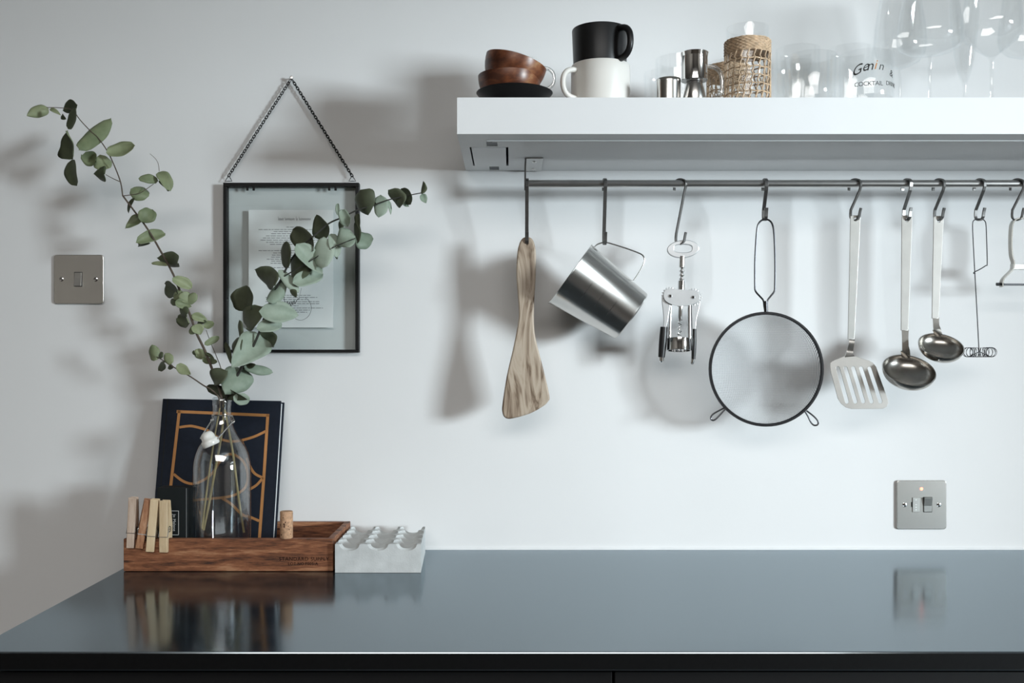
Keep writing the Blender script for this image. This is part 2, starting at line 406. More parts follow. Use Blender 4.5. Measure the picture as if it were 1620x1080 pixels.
# ================================================================== SETTING
struct(MB().box((XL - 0.1, 0, 0), (XR + 0.12, 0.12, ZC)).build('wall_back', 'wall_paint'))
struct(MB().box((XL - 0.1, YB - 0.1, -0.06), (XR + 0.12, 0.12, 0)).build('floor', 'floor_boards'))
mb = MB(); K_ = FILL
mb.box((XL - 0.1, YB - 0.1, ZC), (XR + 0.12, K_['y0'], ZC + 0.06)).box((XL - 0.1, K_['y1'], ZC), (XR + 0.12, 0.12, ZC + 0.06))
mb.box((XL - 0.1, K_['y0'], ZC), (K_['x0'], K_['y1'], ZC + 0.06)).box((K_['x1'], K_['y0'], ZC), (XR + 0.12, K_['y1'], ZC + 0.06))
struct(mb.build('ceiling', 'ceiling_paint'))
struct(MB().box((XL - 0.1, YB, 0), (XL, 0, ZC)).build('wall_left', 'room_paint'))
mb = MB(); W_ = WIN
mb.box((XR, YB, 0), (XR + 0.1, W_['y0'], ZC)).box((XR, W_['y1'], 0), (XR + 0.1, 0, ZC))
mb.box((XR, W_['y0'], 0), (XR + 0.1, W_['y1'], W_['z0'])).box((XR, W_['y0'], W_['z1']), (XR + 0.1, W_['y1'], ZC))
struct(mb.build('wall_right', 'room_paint'))
struct(MB().box((XL, YB - 0.1, 0), (XR, YB, ZC)).build('wall_rear', 'rear_paint'))
def window(name, a, b, axis):
    """plain casement frame round an opening; a,b opposite corners"""
    e = bpy.data.objects.new(name, None); e.location = a; C.objects.link(e); struct(e)
    t = 0.04; a = Vector(a); b = Vector(b)
    u = Vector((0, 1, 0)) if axis == 'x' else Vector((1, 0, 0)); nrm = Vector((1, 0, 0)) if axis == 'x' else Vector((0, 1, 0))
    wd = abs((b - a).dot(u)); hh = b.z - a.z
    def bar(u0, u1, z0, z1, nm):
        p = a + u * u0 + Vector((0, 0, z0)) - nrm * 0.012; q = a + u * u1 + Vector((0, 0, z1)) + nrm * 0.012
        MB().box(p, q).build(nm, 'shelf_paint', e, a, bevel=0.003)
    bar(0, t, 0, hh, 'window_jamb'); bar(wd - t, wd, 0, hh, 'window_jamb'); bar(t, wd - t, 0, t, 'window_bottom_rail'); bar(t, wd - t, hh - t, hh, 'window_top_rail')
    bar(t, wd - t, hh * 0.62, hh * 0.62 + t * 0.8, 'glazing_bar')
# added wall, out of view, its opening shaped to trim the window light
PX, PD, PZ = 2.40, 2.44, 1.92
mb = MB().box((PX, YB, 0), (PX + 0.1, -PD, ZC)).box((PX, -PD, PZ), (PX + 0.1, -1.32, ZC)).box((PX, -1.32, 0), (PX + 0.1, 0, ZC))
struct(mb.build('wall_light_blocker', 'room_paint'))
window('window_1', (XR + 0.013, WIN['y0'], WIN['z0']), (XR + 0.013, WIN['y1'], WIN['z1']), 'x')

# ------------------------------------------------------------------ worktop and cabinet below
CZ = 0.9; CX0 = -0.6264; CD = 0.616; CXR = 2.3
wt = MB().box((CX0, -CD, CZ - 0.022), (CXR - 0.002, -0.001, CZ)).build('worktop', ['slate_worktop', 'slate_edge_shaded'], None, (CX0, -CD, CZ - 0.022), bevel=0.0018)
for p in wt.data.polygons: p.material_index = 1 if abs(p.normal.z) < 0.3 else 0
tag(wt,
    'long dark slate-grey polished stone worktop along the wall', 'worktop')
cab = thing('base_cabinet', 'black base cabinet in the dark below the worktop edge', 'cabinet', (CX0 + 0.02, -0.3, 0.0))
MB().box((CX0 + 0.02, -0.575, 0.1), (CXR - 0.004, -0.004, CZ - 0.0225)).box((CX0 + 0.05, -0.52, 0.001), (CXR - 0.004, -0.01, 0.1)).build('body', 'cabinet_black', cab, cab.location)
nd = 4; cw = (CXR - 0.006 - (CX0 + 0.02)) / nd
for i in range(nd):
    x0 = CX0 + 0.02 + i * cw
    MB().box((x0 + 0.0015, -0.594, 0.11), (x0 + cw - 0.0015, -0.576, CZ - 0.03)).build('door', 'cabinet_black', cab, cab.location, bevel=0.001)
struct(MB().tube([(CX0 + 0.001, -0.001, CZ + 0.0005), (CXR - 0.01, -0.001, CZ + 0.0005)], 0.0026, 8).build('trim_1', 'caulk', smooth=True))

# ------------------------------------------------------------------ shelf
SF = 0.287; SX0 = -0.0813; ST = 1.6233; SB = 1.5693; SX1 = CXR - 0.004
sh = thing('shelf', 'thick white painted floating shelf fixed to the wall', 'shelf', (SX0, 0, SB))
mb = MB(); t = 0.006
mb.box((SX0, -SF, ST - t), (SX1, -0.0005, ST)).box((SX0, -SF, SB), (SX1, -SF + t, ST - t)).box((SX0, -SF + t, SB), (SX0 + t, -0.0005, ST - t)).box((SX1 - t, -SF + t, SB), (SX1, -0.0005, ST - t))
mb.build('body', 'shelf_paint', sh, sh.location)
# underside board with its real cut-outs
xs = [SX0 + t, -0.0668, -0.0642, -0.0395, -0.0225, -0.0100, -0.0058, SX1 - t]
ds = [0.0006, 0.007, 0.038, 0.046, 0.196, 0.202, 0.234, SF - t]
def hole(i, j):
    xm = (xs[i] + xs[i + 1]) / 2; dm = (ds[j] + ds[j + 1]) / 2
    if 0.046 < dm < 0.196 and -0.0668 < xm < -0.0058: return True
    if -0.0395 < xm < -0.0225 and (0.202 < dm < 0.234 or 0.007 < dm < 0.038): return True
    return False
mb = MB()
for i in range(len(xs) - 1):
    for j in range(len(ds) - 1):
        if not hole(i, j): mb.box((xs[i], -ds[j + 1], SB), (xs[i + 1], -ds[j], SB + 0.004))
mb.build('underside_board', 'shelf_paint', sh, sh.location)
pn = MB().box((-0.0640, -0.1945, SB - 0.0012), (-0.0098, -0.0475, SB + 0.004)).build('hatch_panel', 'shelf_paint', sh, sh.location, bevel=0.0006)
MB().box((-0.0390, -0.2335, SB + 0.0008), (-0.0230, -0.2025, SB + 0.0013)).build('catch_plate', 'hinge_grey', sh, sh.location)
MB().box((-0.0390, -0.0375, SB + 0.0008), (-0.0230, -0.0075, SB + 0.0013)).build('catch_plate', 'hinge_grey', sh, sh.location)
MB().box((-0.0385, -0.2465, SB - 0.0018), (SX1 - 0.02, -0.2440, SB)).build('bead_strip', 'shelf_paint', sh, sh.location, bevel=0.0005)
MB().box((-0.030, -0.2440, SB - 0.0006), (SX1 - 0.02, -0.2350, SB)).build('channel_strip', 'shelf_paint', sh, sh.location)

# ------------------------------------------------------------------ rail and bracket
RD = 0.09; RZ = H + (568 - 290.6) * S(RD); RR = 0.0064
RX0 = (831 - 810) * S(RD)
rail = thing('utensil_rail', 'dark steel utensil rail hanging under the white shelf', 'rail', (RX0, -RD, RZ))
MB().tube([(RX0, -RD, RZ), (CXR - 0.05, -RD, RZ)], RR, 20).build('rod', 'rail_metal', rail, rail.location, smooth=True)
bx0 = (831.5 - 810) * S(0.06); br = MB().box((bx0, -0.116, SB - 0.0022), (bx0 + 0.0285, -0.006, SB - 0.0002)).build('bracket_plate', 'rail_metal', rail, rail.location, bevel=0.0005)
for dd in (0.028, 0.092):
    sc = MB().lathe([(0, -0.0022), (0.0022, -0.002), (0.0042, -0.0004), (0.0042, 0)], (bx0 + 0.0145, -dd, SB - 0.0022), 14).build('screw', 'steel', br, rail.location, smooth=True)
MB().ribbon([(bx0 - 0.0005, -0.108, SB - 0.0006), (bx0 - 0.0012, -0.105, SB - 0.012), (bx0 - 0.0014, -0.098, RZ), (bx0 - 0.0014, -0.096, RZ - 0.012)], [0.014, 0.017, 0.024, 0.020], 0.0026, (0, 1, 0)).build('bracket_arm', 'gunmetal', rail, rail.location)
MB().lathe([(0, -0.002), (0.0075, -0.002), (0.0075, 0.001), (0, 0.001)], (RX0 + 0.0005, -RD, RZ), 16, (1, 0, 0)).build('end_cap', 'rail_metal', rail, rail.location, smooth=True)

# ------------------------------------------------------------------ S hooks
def hook_mesh(name, zb):
    R1, R2, w, th = 0.0110, 0.0079, 0.0060, 0.0022
    rb = 0.0082
    pts = [(R1 * 1.02, -0.0100), (R1, -0.004)]
    pts += [(R1 * math.cos(a), R2 * math.sin(a)) for a in [math.pi * i / 10 for i in range(11)]]
    zc = zb + rb + th / 2
    pts += [(-R1 * 0.98, -0.006), (-R1 * 0.80, -0.012)]
    pts += [(rb * 0.92, zc + 0.010), (rb, zc + 0.003)]
    pts += [(rb * math.cos(a), -rb * math.sin(a)) for a in []]
    for i in range(0, 11):
        a = math.pi * i / 10; pts.append((rb * math.cos(a), zc - rb * math.sin(a)))
    pts += [(-rb * 1.15, zc + 0.006), (-rb * 1.35, zc + 0.0115)]
    p3 = [Vector((0, u, z)) for u, z in pts]
    m = MB().ribbon(p3, w, th, (1, 0, 0))
    o = m.build(name, 'gunmetal', bevel=0.0004, seg=1)
    return o
def zpx(y, d=RD): return H + (568 - y) * S(d)
long_hook = hook_mesh('s_hook', zpx(387.5) - RZ)
short_hook = hook_mesh('s_hook', zpx(349.5) - RZ)
hooks = [  # px x, long?, yaw deg, label
    (833.5, 1, 0, 'long dark steel S hook carrying the wooden spatula'),
    (956.5, 1, 2, 'long dark steel S hook carrying the steel jug'),
    (1076, 1, 50, 'long dark steel S hook turned sideways, carrying the corkscrew'),
    (1210, 0, 0, 'short dark steel S hook carrying the round wire strainer'),
    (1352.5, 0, 40, 'short dark steel S hook carrying the slotted turner'),
    (1434.5, 0, 16, 'short dark steel S hook carrying the large ladle'),
    (1485, 0, 28, 'short dark steel S hook carrying the small ladle'),
    (1549.5, 0, 22, 'short dark steel S hook carrying the wire milk whisk'),
    (1609, 0, 40, 'short dark steel S hook carrying the peeler')]
used = set()
for px, lg, yaw, lab in hooks:
    src = long_hook if lg else short_hook
    if src in used: o = src.copy(); C.objects.link(o)
    else: o = src; used.add(src)
    o.location = ((px - 810) * S(RD), -RD, RZ); o.rotation_euler = (0, 0, math.radians(yaw))
    tag(o, lab, 'hook', 'S hooks on the utensil rail')

# ================================================================== HANGING UTENSILS
UD = RD + 0.001
# wooden spatula
ol = [(828,379.5),(823.5,388),(820.7,403),(819.5,436),(822.0,470),(823.2,490),(822.5,509),(814.6,550),(804.5,594),(797.5,639),(797.5,652),(801,658.5),(810.6,659),(837,651.6),(858,640),(865,633),(866.4,625),(857.4,586),(845,537),(842,509),(842.3,480),(845,436),(845.2,403),(843,387),(839.5,379.5),(834,377.5)]
sp = thing('spatula', 'pale grained wooden spatula with a slanted end, hanging on the rail', 'spatula', P(833, 659, UD))
hol = ell(833.3, 385.5, 3.4, 4.6, 16)
m_ = pxplate([smooth_poly(ol, 4), hol], UD, 0.0075, 0.0028, 3)
zt = P(0, 470, UD).z; zb = P(0, 659, UD).z
m_.xf(lambda p: Vector((p.x, p.y + (0.0 if p.z > zt else 0) , p.z)))
m_.build('blade_and_handle', 'spatula_wood', sp, sp.location, smooth=True, auto=50)

# steel jug
bc = P(999.0, 500.7, 0.10); rc = P(903.7, 431.5, 0.10)
ax = (rc - bc).normalized(); Lj = (rc - bc).length
jug = thing('steel_jug', 'brushed steel measuring jug hanging tilted by its thin wire handle', 'jug', bc)
prof = [(0, 0), (0.0440, 0), (0.0458, 0.0015), (0.0462, 0.004), (0.0575, Lj - 0.002), (0.0588, Lj), (0.0580, Lj + 0.0004), (0.0567, Lj - 0.002), (0.0452, 0.006), (0.043, 0.003), (0, 0.003)]
m_ = MB().lathe(prof, bc, 64, ax)
dn = Vector((ax.z, 0, -ax.x)); dn = -dn if dn.z > 0 else dn     # lower side of the rim
def spout(p):
    r = p - bc; h = r.dot(ax)
    if h > Lj * 0.80:
        q = r - ax * h; c = q.normalized().dot(dn)
        if c > 0.90:
            k = ((c - 0.90) / 0.10) ** 1.5 * ((h - Lj * 0.80) / (Lj * 0.2))
            return p + dn * 0.0055 * k + ax * 0.0015 * k
    return p
m_.xf(spout).build('body', 'steel', jug, jug.location, smooth=True, auto=35)
m_ = MB()
for k, hh in enumerate((0.30, 0.5, 0.7)):
    r = 0.0462 + (0.0575 - 0.0462) * hh + 0.00012
    pts = []
    for i in range(9):
        a = math.radians(-30 + 4.0 * i)
        e1 = Vector((0, -1, 0)); e2 = -dn
        pts.append(bc + ax * (Lj * hh) + (e1 * math.cos(a) + e2 * math.sin(a)) * r)
    m_.tube(pts, 0.0002, 4)
m_.build('volume_mark', 'gunmetal', jug, jug.location)
hp = smooth_poly([tuple(P(x, y, 0.092)) for x, y in ((938,396),(943,388),(951,384.2),(958,383.5),(966,385),(990,392.5),(1009,399.5),(1017,404),(1019.5,411),(1016,422),(1009,434),(1002,444))], 4, False)
MB().tube(hp, 0.00125, 8).build('wire_handle', 'steel', jug, jug.location, smooth=True)
MB().lathe([(0, -0.0004), (0.0415, -0.0004), (0.0425, 0.0), (0, 0.0)], bc, 48, ax).build('base_plate', 'steel_satin', jug, jug.location, smooth=True)

# winged corkscrew
KD = UD
ck = thing('corkscrew', 'chrome winged corkscrew with black lever grips, hanging on the rail', 'corkscrew', P(1075, 575, KD))
o_ = ck.location
def pp(x, y, dd=0.0): return P(x, y, KD + dd)
sK = S(KD)
oval = [(1080.6 + 24 * math.cos(a) , 394 + 12.8 * math.sin(a) - 1.5 * math.cos(a)) for a in [2 * math.pi * i / 32 for i in range(32)]]
inn = [(1080.4 + 15.5 * math.copysign(abs(math.cos(a)) ** 0.75, math.cos(a)), 393.2 + 7.6 * math.copysign(abs(math.sin(a)) ** 0.7, math.sin(a))) for a in [2 * math.pi * i / 32 for i in range(32)]]
pxplate([oval, inn], KD, 0.005, 0.0016, 3).build('bottle_opener_ring', 'zinc', ck, o_, smooth=True)
a0, a1 = pp(1079.6, 405), pp(1078.9, 422)
MB().tube([a0, a1], 0.0048, 16).build('shaft', 'steel', ck, o_, smooth=True)
m_ = MB(); pts = []; rs = []
for i in range(29):
    t_ = i / 28; p = pp(1079.2 - 1.0 * t_, 421 + 25 * t_); pts.append(p); rs.append(0.0036 + 0.0013 * math.sin(t_ * 2 * math.pi * 4))
m_.tube(pts, rs, 16).build('rack_teeth', 'chrome', ck, o_, smooth=True, auto=80)
MB().tube([pp(1078.2, 444), pp(1077.0, 485)], 0.0060, 20).build('barrel', 'chrome', ck, o_, smooth=True)
MB().tube([pp(1076.8, 485), pp(1076.0, 502), pp(1075.5, 508)], [0.0036, 0.0034, 0.0016], 14).build('screw_shank', 'chrome', ck, o_, smooth=True)
wm = []
for i in range(61):
    t_ = i / 60; a = t_ * 2 * math.pi * 3.3; c0 = pp(1075.6 - 1.2 * t_, 506 + 29 * t_)
    wm.append(c0 + Vector((math.cos(a), math.sin(a), 0)) * 0.0031)
MB().tube(wm, 0.0011, 8).build('worm', 'chrome', ck, o_, smooth=True)
body = smooth_poly([(1052,460),(1060,457.5),(1077,458),(1096,459.5),(1104,463),(1107,470),(1103,477.5),(1096,480.5),(1090,482.5),(1077,484),(1066,482),(1058,479),(1052,474),(1050,467)], 3)
for dz in (-0.0060, 0.0060):
    m_ = pxplate([body], KD + dz, 0.0016, 0.0004, 2); m_.build('gear_plate', 'zinc', ck, o_, smooth=True)
for (cx, cy, sgn) in ((1060.4, 468, -1), (1096.5, 470, 1)):
    # gear wheel with teeth + lever arm
    g = []
    nt = 18
    for i in range(nt * 4):
        a = 2 * math.pi * i / (nt * 4); rr = 13.6 if (i % 4) in (0, 1) else 11.0
        g.append((cx + rr * math.cos(a), cy + rr * math.sin(a)))
    pxplate([g], KD, 0.0062, 0.0003, 1).build('gear', 'zinc', ck, o_)
    MB().lathe([(0, -0.0012), (0.0022, -0.001), (0.0030, 0.0), (0.0030, 0.015), (0, 0.015)], pp(cx, cy, 0.0075), 14, (0, 1, 0)).build('pivot_pin', 'chrome', ck, o_, smooth=True)
    if sgn < 0: arm = [(1047.5,470),(1049,488),(1050.5,505),(1050,517),(1053,517),(1055.5,508),(1058,492),(1060,478),(1056,470)]; gr = ((1050.5,517),(1048.8,540),(1046.5,565)); tip = ((1046.5,565),(1046.2,573)); wg = [11.5, 12.6, 10.5]
    else: arm = [(1107,474),(1105,488),(1101,505),(1099.6,520),(1096,520),(1095,506),(1094,492),(1095,478),(1100,472)]; gr = ((1098.6,520),(1098.0,545),(1097.0,568)); tip = ((1096.4,568),(1094.8,576)); wg = [6, 7.2, 6.4]
    lv = pxplate([smooth_poly(arm, 2)], KD, 0.0055, 0.0007, 2).build('lever_arm', 'zinc', ck, o_, smooth=True)
    gp = smooth_poly([(x, y, w_) for (x, y), w_ in zip(gr, wg)], 5, False)
    MB().tube([pp(x, y, 0.001) for x, y, w_ in gp], [w_ * sK * 0.5 for x, y, w_ in gp], 14).build('lever_grip', 'black_plastic', ck, o_, smooth=True)
    MB().tube([pp(tip[0][0], tip[0][1], 0.001), pp(tip[1][0], tip[1][1] - 2, 0.001), pp(tip[1][0], tip[1][1], 0.001)], [0.0046 if sgn < 0 else 0.0032, 0.0044 if sgn < 0 else 0.0031, 0.0022], 12).build('lever_tip', 'chrome', ck, o_, smooth=True)
MB().tube([pp(1061, 478), pp(1059.3, 536)], 0.0024, 10).build('frame_post', 'chrome', ck, o_, smooth=True)
MB().tube([pp(1090.5, 479), pp(1091, 537)], 0.0030, 10).build('frame_post', 'chrome', ck, o_, smooth=True)
cc = pp(1074.3, 554.5); r_ = 19.2 * sK; hh = 19 * sK
MB().lathe([(r_, 0), (r_ + 0.0004, 0.001), (r_, hh), (r_ - 0.002, hh), (r_ - 0.002, 0)], cc, 40, (0.02, 0.12, 1), True).build('bell_collar', 'chrome', ck, o_, smooth=True)

# round wire strainer
hc = P(1212, 583.8, 0.10); hr = 88.5 * S(0.10)
st = thing('strainer', 'large round fine-mesh strainer with wire loop handle hanging on the rail', 'strainer', P(1212, 673, 0.10))
o_ = st.location
ring = [hc + Vector((hr * math.cos(a), 0, hr * math.sin(a))) for a in [2 * math.pi * i / 72 for i in range(72)]]
MB().tube(ring, 0.0027, 10, True).build('rim_hoop', 'wire_dark', st, o_, smooth=True)
MB().lathe([(hr * 0.985, -0.004), (hr * 1.02, -0.004), (hr * 1.02, 0.005), (hr * 0.985, 0.005)], hc, 72, (0, 1, 0), True).build('rim_band', 'wire_dark', st, o_, smooth=True)
prof = [(hr * 0.985 * math.cos(t_), 0.066 * math.sin(t_)) for t_ in [math.pi / 2 * i / 18 for i in range(19)]]; prof[-1] = (0, 0.066)
MB().lathe(prof, hc, 64, (0, 1, 0)).build('mesh_bowl', 'wire_gauze', st, o_, smooth=True, auto=180)
s_ = 0.094
lp = smooth_poly([tuple(P(x, y, s_)) for x, y in ((1211.2,497),(1209,484),(1207.6,475),(1202,468.5),(1195.4,460.5),(1194.4,450),(1194.6,410),(1197,370),(1199.5,355),(1205,348.5),(1211,347),(1217,348.5),(1222,355),(1224.6,370),(1226.2,410),(1226,450),(1225,460.5),(1219.5,468),(1214.4,475),(1213.6,484),(1212.6,497))], 3, False)
MB().tube(lp, 0.0016, 8).build('wire_handle', 'wire_dark', st, o_, smooth=True)
MB().tube([P(1211.3, 476, s_), P(1212, 495, s_)], 0.0034, 10).build('handle_ferrule', 'wire_dark', st, o_, smooth=True)
for pts in (((1148,644),(1140,648),(1128,655),(1124.5,661),(1127,664.5),(1132,663),(1140,655),(1149,645)), ((1273,650),(1278,658),(1283,668),(1288,672.5),(1293.5,671.5),(1294,666),(1287,658),(1276,649.5))):
    MB().tube(smooth_poly([tuple(P(x, y, 0.102)) for x, y in pts], 4, False), 0.0014, 8).build('rest_loop', 'wire_dark', st, o_, smooth=True)

# handles shared by turner and ladles
def strap_handle(parent, o_, top, bot, w0, w1, d0, d1, holey, mat_='steel_satin'):
    """flat steel strap from px top to px bot with a rounded hanging hole"""
    s0 = S(d0)
    ol = [(top[0] - w0 / 2, top[1] + 2), (top[0] - w0 / 2 + 2, top[1]), (top[0] + w0 / 2 - 2, top[1]), (top[0] + w0 / 2, top[1] + 2), (bot[0] + w1 / 2, bot[1]), (bot[0] - w1 / 2, bot[1])]
    m = pxplate([ol, ell(top[0], holey, 3.4, 3.4, 16)], d0, 0.0022, 0.0005, 2)
    za = P(0, top[1], d0).z; zb = P(0, bot[1], d0).z
    m.xf(lambda p: Vector((p.x, p.y - (d1 - d0) * max(0, (za - p.z) / (za - zb)), p.z)))
    return m.build('handle', mat_, parent, o_, smooth=True, auto=30)
tn = thing('slotted_turner', 'stainless steel slotted turner with a long flat handle, beside the strainer', 'turner', P(1357, 646, 0.095))
o_ = tn.location
strap_handle(tn, o_, (1353.3, 341), (1347.6, 536), 15, 9.5, UD, 0.087, 347)
MB().ribbon([P(1347.6, 535, 0.087), P(1347.4, 541, 0.086), P(1345.5, 551, 0.094), P(1343.8, 559, 0.0975), P(1344, 564, 0.0965)], [0.0098, 0.0090, 0.0092, 0.0115, 0.0165], 0.0022, (1, 0, 0)).build('neck', 'steel', tn, o_, smooth=True, auto=60)
bo = [(1312.8,579),(1314,573.5),(1319,570),(1336,563.2),(1351.8,563.2),(1374,570.5),(1380.5,574),(1385,580),(1401.5,631),(1402,637),(1399,643),(1393,645.6),(1344,646),(1335,643.5),(1328,637.5),(1323.5,630),(1313.6,588)]
sl = []
for a, b in (((1324.7,582.2),(1337.3,635)),((1336.7,582.2),(1350.6,635)),((1349,582.2),(1363,634.7)),((1361.4,582.4),(1376,634.7)),((1374.6,582.8),(1390,634.7))):
    a = Vector(a); b = Vector(b); t_ = (b - a).normalized(); nn = Vector((-t_.y, t_.x)); r_ = 3.3; q = []
    for i in range(9): an = math.pi * i / 8; q.append(tuple(a + nn * r_ * math.cos(an) - t_ * r_ * math.sin(an)))
    for i in range(9): an = math.pi * i / 8; q.append(tuple(b - nn * r_ * math.cos(an) + t_ * r_ * math.sin(an)))
    sl.append(q)
m_ = pxplate([bo] + sl, 0.0965, 0.0014, 0.0003, 1)
zz = P(0, 563, 0.0965).z
m_.xf(lambda p: Vector((p.x, p.y - (zz - p.z) * 0.10, p.z))).build('slotted_blade', 'blade_satin', tn, o_, smooth=True, auto=30)

def ladle(label, hx0, hy0, hx1, hy1, w0, w1, neck, cx, cy, rpx, ratio, holey):
    d0 = UD; dr = 0.088
    n_ = Vector((0, -ratio, math.sqrt(1 - ratio * ratio))); t_ = Vector((0, -n_.z, -ratio)); e_ = Vector((1, 0, 0))
    dc = dr + rpx * S(0.12) * n_.z
    c = P(cx, cy, dc); r = rpx * S(dc)
    lt = thing('ladle', label, 'ladle', P(cx, cy + rpx * 0.7, dc)); o_ = lt.location
    strap_handle(lt, o_, (hx0, hy0), (hx1, hy1), w0, w1, d0, dr, holey, 'blade_satin')
    rear = c - t_ * r
    npts = [(P(hx1, hy1 - 1, dr), w1 * S(dr))]
    for x, y, wpx, dd in neck: npts.append((P(x, y, dr + dd), wpx * S(dr)))
    npts.append((rear + t_ * 0.0012 + n_ * 0.0002, rpx * 0.50 * S(dr)))
    MB().ribbon([p for p, _ in npts], [q for _, q in npts], 0.0020, (1, 0, 0)).build('neck', 'steel_bowl', lt, o_, smooth=True, auto=70)
    dep = r * 0.62; prof = []
    for i in range(13):
        a = math.pi / 2 * i / 12; prof.append((r * math.cos(a) ** 0.9 if i < 12 else 0, -dep * math.sin(a)))
    inner = [(p * (r - 0.0012) / r, h * (dep - 0.0012) / dep) for p, h in prof][::-1]
    MB().lathe(prof[::-1] + inner[::-1], c, 56, n_).build('bowl', 'steel_bowl', lt, o_, smooth=True, auto=60)
    MB().tube([c + e_ * ((r - 0.0004) * math.cos(a)) + t_ * ((r - 0.0004) * math.sin(a)) for a in [2 * math.pi * i / 56 for i in range(56)]], 0.0010, 6, True).build('bowl_lip', 'steel', lt, o_, smooth=True)
ladle('large stainless steel ladle with the bigger, lower hanging bowl', 1434.8, 341, 1432, 522, 16, 10.5, [(1432, 535, 9.5, 0), (1432.3, 548, 10, 0.001), (1433.2, 555, 12, 0.002), (1434.6, 560, 16, 0.0035)], 1438, 585.5, 40.5, 0.60, 348)
ladle('small stainless steel ladle with shorter handle, next to the wire whisk', 1484.8, 342, 1480.6, 503, 15, 10, [(1480.6, 508, 9, 0), (1481, 515, 9.5, 0.001), (1482.4, 521, 11.5, 0.002), (1484.5, 525.5, 15, 0.0035)], 1489, 547, 34.5, 0.585, 349)

# wire milk whisk
wk = thing('milk_whisk', 'thin wire milk whisk with a coiled spring foot', 'whisk', P(1549, 565, UD)); o_ = wk.location
wp = [(1548.8,556),(1547,520),(1543.5,455),(1541.5,420),(1539,370),(1538.8,353),(1541,348.3),(1546,346.3),(1553,346.3),(1558,349.5),(1560,357),(1561,385),(1561.8,417),(1559.5,420),(1550,426),(1541,430.5),(1540.6,432.5),(1543,432)]
MB().tube([Vector(q) for q in smooth_poly([tuple(P(x, y, UD)) for x, y in wp], 3, False)], 0.00085, 8).build('wire_handle', 'wire_dark', wk, o_, smooth=True)
cc = P(1549.5, 557, UD); ring = []
N_ = 420
for i in range(N_):
    a = 2 * math.pi * i / N_; b_ = a * 22
    R = 0.0185 + 0.0080 * math.cos(b_)
    ring.append(cc + Vector((R * math.cos(a), R * math.sin(a), 0.0080 * math.sin(b_))))
MB().tube(ring, 0.00042, 5, True).build('coil_spring', 'wire_dark', wk, o_, smooth=True)
rg = [cc + Vector((0.0185 * math.cos(a), 0.0185 * math.sin(a), -0.0076)) for a in [2 * math.pi * i / 40 for i in range(40)]]
m_ = MB().tube(rg, 0.0007, 6, True); m_.tube([cc + Vector((-0.0185, 0, -0.0076)), cc + Vector((0, 0, 0.001)), cc + Vector((0.0185, 0, -0.0076))], 0.0007, 6)
m_.build('foot_ring', 'wire_dark', wk, o_, smooth=True)

# Y peeler
pe = thing('peeler', 'steel Y-shaped peeler at the right end of the rail', 'peeler', P(1622, 456, UD)); o_ = pe.location
half = [(1584.5,454),(1584.5,446),(1588,439),(1596,431),(1601,425),(1602.5,415),(1599.5,404),(1598.5,385),(1599.2,362),(1601.5,352),(1607,346.5),(1615,345.5)]
full = half + [(2 * 1622 - x, y) for x, y in half[::-1]]
MB().ribbon([Vector(q) for q in smooth_poly([tuple(P(x, y, UD)) for x, y in full], 4, False)], 0.011, 0.0020, (0, 1, 0)).build('bow_handle', 'steel_bowl', pe, o_, smooth=True, auto=60)
MB().box(P(1602.5, 426, UD + 0.005), P(1641.5, 418, UD - 0.005)).build('cross_band', 'steel_satin', pe, o_, bevel=0.0006)
MB().box(P(1588, 451.2, UD + 0.006), P(1656, 449, UD - 0.004)).build('blade', 'wire_dark', pe, o_, bevel=0.0003)
for sx in (1582, 1662): MB().lathe([(0, -0.006), (0.0026, -0.006), (0.0026, 0.006), (0, 0.006)], P(sx, 449.5, UD), 12, (1, 0, 0)).build('blade_pivot', 'black_plastic', pe, o_, smooth=True)

# ================================================================== ON THE SHELF
SZ = ST
def sx(px, d): return (px - 810) * S(d)
def on(px, d): return Vector((sx(px, d), -d, SZ))
def shell(outer, th, base):
    """closed thin-walled vessel profile from an outer profile [(r,h)...] bottom to top"""
    inner = [(max(r - th, 0.0005), h) for r, h in outer if h > base]
    inner = [(inner[0][0], base)] + inner
    return [(0, outer[0][1])] + outer + inner[::-1] + [(0, base)]

# saucer and bowls
so = on(814, 0.222)
tag(MB().lathe([(0, 0), (0.032, 0), (0.034, 0.003), (0.050, 0.016), (0.0575, 0.0215), (0.0590, 0.0235), (0.0575, 0.0245), (0.048, 0.0195), (0.036, 0.0122), (0.030, 0.0115), (0, 0.0115)], so, 64).build('saucer', 'black_ceramic', None, so, smooth=True, auto=70), 'glossy black saucer under the wooden bowls on the shelf', 'saucer')
def bowl(name, label, c, tilt, R, Hh, base_r):
    prof = [(0, 0), (base_r, 0), (base_r + 0.004, 0.001)]
    for i in range(1, 9):
        t_ = i / 8; prof.append((base_r + 0.004 + (R - base_r - 0.004) * math.sin(t_ * math.pi / 2) ** 0.8, 0.001 + (Hh - 0.001) * t_ ** 1.3))
    th = 0.005
    inn = [(R - th * 0.5, Hh + 0.001)] + [(max(0.001, r - th), h + 0.002) for r, h in prof[3:][::-1]] + [(base_r, 0.008), (0, 0.007)]
    m = MB().lathe(prof + inn, (0, 0, 0), 56)
    M = Matrix.Rotation(math.radians(tilt), 4, 'Y')
    m.xf(lambda p: (M @ p) + Vector(c))
    return tag(m.build(name, 'acacia', None, c, smooth=True, auto=60), label, 'bowl', 'wooden bowls stacked on the black saucer')
bc_ = on(804.5, 0.222)
bowl('wooden_bowl', 'lower small dark-red wooden bowl standing level on the black saucer', bc_ + Vector((0.0015, 0, 0.0125)), 0, 0.0485, 0.037, 0.027)
bowl('wooden_bowl', 'upper small wooden bowl, tilted, resting in the lower wooden bowl', bc_ + Vector((0.0, 0, 0.0295)), 16, 0.0482, 0.044, 0.022)

